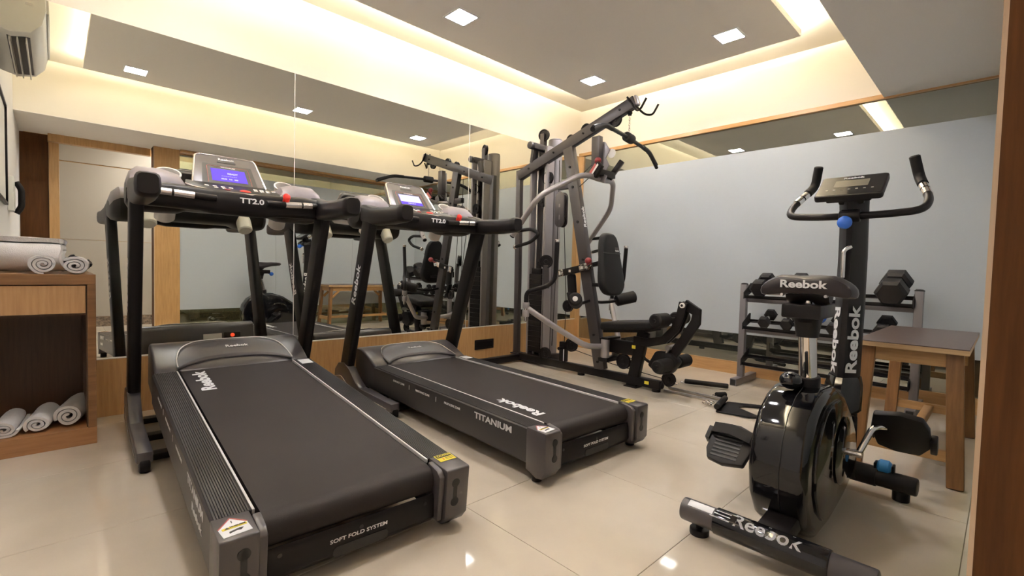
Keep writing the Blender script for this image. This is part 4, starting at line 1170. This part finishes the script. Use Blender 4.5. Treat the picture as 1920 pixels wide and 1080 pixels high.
# ------------------------------------------------------------------ towel cabinet
cb = thing('cabinet', 'wooden towel cabinet with one drawer and open shelf in left corner', 'cabinet', (-.06, 3.12, 0))
CX0, CX1, CY0, CY1, CZ = XL + .002, .136, 2.90, YM - .014, .784
CP = .077
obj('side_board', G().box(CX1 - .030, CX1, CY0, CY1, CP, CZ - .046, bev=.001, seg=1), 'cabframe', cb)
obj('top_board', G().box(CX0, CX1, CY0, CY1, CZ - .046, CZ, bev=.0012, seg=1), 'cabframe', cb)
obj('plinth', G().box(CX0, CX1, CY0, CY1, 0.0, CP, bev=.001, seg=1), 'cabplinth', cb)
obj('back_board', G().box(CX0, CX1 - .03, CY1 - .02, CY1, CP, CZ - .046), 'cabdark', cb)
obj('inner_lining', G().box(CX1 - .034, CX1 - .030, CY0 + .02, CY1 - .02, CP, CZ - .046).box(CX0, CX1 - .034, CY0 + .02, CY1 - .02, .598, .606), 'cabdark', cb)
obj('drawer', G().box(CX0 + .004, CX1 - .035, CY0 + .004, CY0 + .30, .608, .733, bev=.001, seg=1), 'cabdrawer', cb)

def towel(label, c, yaw, r, L, turns=2.6, squash=.86, tilt=0.0, seed=0, group='rolled white towels'):
    """a towel rolled into a spiral; axis along local y"""
    rnd = random.Random(seed)
    N = int(22 * turns)
    th = r / (turns + .35) * .66
    inner, outer = [], []
    for k in range(N + 1):
        t = k / N
        a = 2 * PI * turns * t + seed
        rad = r * .14 + (r - r * .14 - th * .5) * t
        w = 1 + .05 * math.sin(3 * a + seed) * t
        tt = th * (.5 if t > .03 else .35)
        inner.append(((rad - tt) * w, a))
        outer.append(((rad + tt) * w, a))
    S = 9
    rings = []
    ph = rnd.random() * 6
    for j in range(S):
        u = j / (S - 1)
        y = -L / 2 + L * u
        sc = 1 - .05 * abs(2 * u - 1) ** 6
        ring = []
        for lst in (outer, inner[::-1]):
            for rad, a in lst:
                q = rad * sc
                x, z = q * math.cos(a), q * math.sin(a)
                n = noise.noise(V((x * 20 + seed, y * 14, z * 20))) * .0075
                yy_ = y + n * (2 if j in (0, S - 1) else 1) + (.004 * math.sin(2 * a + ph) if j in (0, S - 1) else 0)
                ring.append((x * (1 + n * 6), yy_, max(z * squash * (1 + n * 6), -r * squash * .90)))
        rings.append(ring)
    g_ = G()
    g_.loft(rings)
    Mx = Matrix.Translation((c[0], c[1], c[2] + r * squash * .90)) @ Matrix.Rotation(yaw, 4, 'Z') @ Matrix.Rotation(tilt, 4, 'X')
    bmesh.ops.transform(g_.bm, matrix=Mx, verts=g_.bm.verts)
    o = obj('towel', g_, 'towel', shift=(c[0], c[1], c[2]))
    tag(o, label, 'towel', group)
    return o
gl_, gt_ = 'rolled towels on the cabinet shelf', 'rolled towels on top of the cabinet'
towel('rolled white towel on the low shelf, rightmost and highest of its row', (.070, 3.10, CP + .0005), -.24, .057, .27, 2.4, .98, seed=1, group=gl_)
towel('rolled white towel on the low shelf, second from the right', (-.042, 3.075, CP + .0005), -.16, .051, .26, 2.3, .82, seed=2, group=gl_)
towel('rolled white towel on the low shelf, third from the right', (-.150, 3.07, CP + .0005), -.10, .049, .27, 2.5, .84, seed=3, group=gl_)
towel('rolled white towel on the low shelf cut by the photo edge', (-.226, 3.06, CP + .0005), 0, .022, .24, 2.0, .9, seed=4, group=gl_)
towel('rolled white towel on the cabinet top, rightmost with spiral end showing', (.072, 3.02, CZ + .0005), -.05, .054, .22, 2.6, .80, seed=5, group=gt_)
towel('rolled white towel on the cabinet top between big roll and right roll', (-.038, 3.015, CZ + .0005), .02, .053, .20, 2.8, .90, seed=6, group=gt_)
towel('big long white towel roll lying sideways behind two smaller rolls', (-.108, 3.225, CZ + .0005), PI / 2 - .16, .090, .28, 2.2, 1.0, tilt=0, seed=7, group=gt_)
gpo = G()
for k in range(5):
    gpo.sphere((.040 + .017 * k, 3.268 + .014 * (k % 2), CZ + .034 + .011 * (k % 3)), .030, (1.0, .9, 1.0), 16)
o = obj('pouch', gpo, 'foam', shift=(.075, 3.275, CZ), deform=lambda p: V((p.x + .012 * noise.noise(p * 45), p.y, max(CZ + .0005, p.z + .014 * noise.noise(p * 50 + V((3, 1, 2)))))))
tag(o, 'crumpled black cloth pouch behind the towels on the cabinet', 'pouch')

# ------------------------------------------------------------------ things on the left wall, seen in the mirror
ac = thing('air_conditioner', 'white split air conditioner high on left wall, seen in the mirror', 'air conditioner', (XL, 2.55, 2.04))
pr = [(XL, 2.07), (XL + .09, 2.045), (XL + .17, 2.065), (XL + .215, 2.12), (XL + .232, 2.20), (XL + .228, 2.33), (XL + .20, 2.36), (XL, 2.36)]
obj('housing', G().prism(pr, 'y', 2.15, 3.03, bev=.012, seg=2, ang=.9), 'acbody', ac)
obj('front_panel', G().prism([(XL + .2325, 2.19), (XL + .242, 2.20), (XL + .238, 2.34), (XL + .229, 2.34)], 'y', 2.17, 3.01, bev=.002), 'acbody', ac)
obj('outlet', G().prism([(XL + .075, 2.043), (XL + .165, 2.056), (XL + .165, 2.06), (XL + .075, 2.05)], 'y', 2.22, 2.96), 'acslot', ac)
for x in (.085, .115, .15):
    obj('louvre', G().beam((XL + x, 2.22, 2.045), (XL + x, 2.96, 2.045), .006, .045, bev=.001), 'acbody', ac)
obj('badge', G().box(XL + .15, XL + .18, 3.03, 3.0315, 2.21, 2.222), 'steel', ac)
fr = thing('framed_board', 'black framed notice board on left wall, seen at mirror edge', 'notice board', (XL, 2.1, 1.3))
gf = G()
Y0_, Y1_, Z0_, Z1_ = 1.80, 2.55, 1.22, 1.92
for a, b, c, d in ((Y0_, Y0_ + .018, Z0_, Z1_), (Y1_ - .018, Y1_, Z0_, Z1_), (Y0_, Y1_, Z0_, Z0_ + .018), (Y0_, Y1_, Z1_ - .018, Z1_)):
    gf.box(XL, XL + .018, a, b, c, d)
obj('frame', gf, 'black', fr)
obj('board', G().box(XL, XL + .006, Y0_ + .018, Y1_ - .018, Z0_ + .018, Z1_ - .018), 'whiteplastic', fr)
ph_ = thing('wall_phone', 'white wall phone with dark handset on left wall, in the mirror', 'phone', (XL, 1.45, 1.3))
obj('base', G().box(XL, XL + .035, 1.35, 1.55, 1.20, 1.46, bev=.008), 'acbody', ph_)
obj('handset', G().tube([(XL + .04, 1.40, 1.19), (XL + .07, 1.40, 1.24), (XL + .07, 1.40, 1.38), (XL + .04, 1.40, 1.43)], .02, .04), 'black', ph_)
so = thing('wall_socket', 'black socket plate on wood panel below the mirror', 'socket', (2.89, YM - .012, .15))
obj('cover_plate', G().box(2.775, 3.005, YM - .020, YM - .012, .105, .195, bev=.003), 'darkplastic', so)
obj('insert', G().box(2.795, 2.985, YM - .0215, YM - .020, .122, .178, bev=.0005, seg=1), 'black', so)
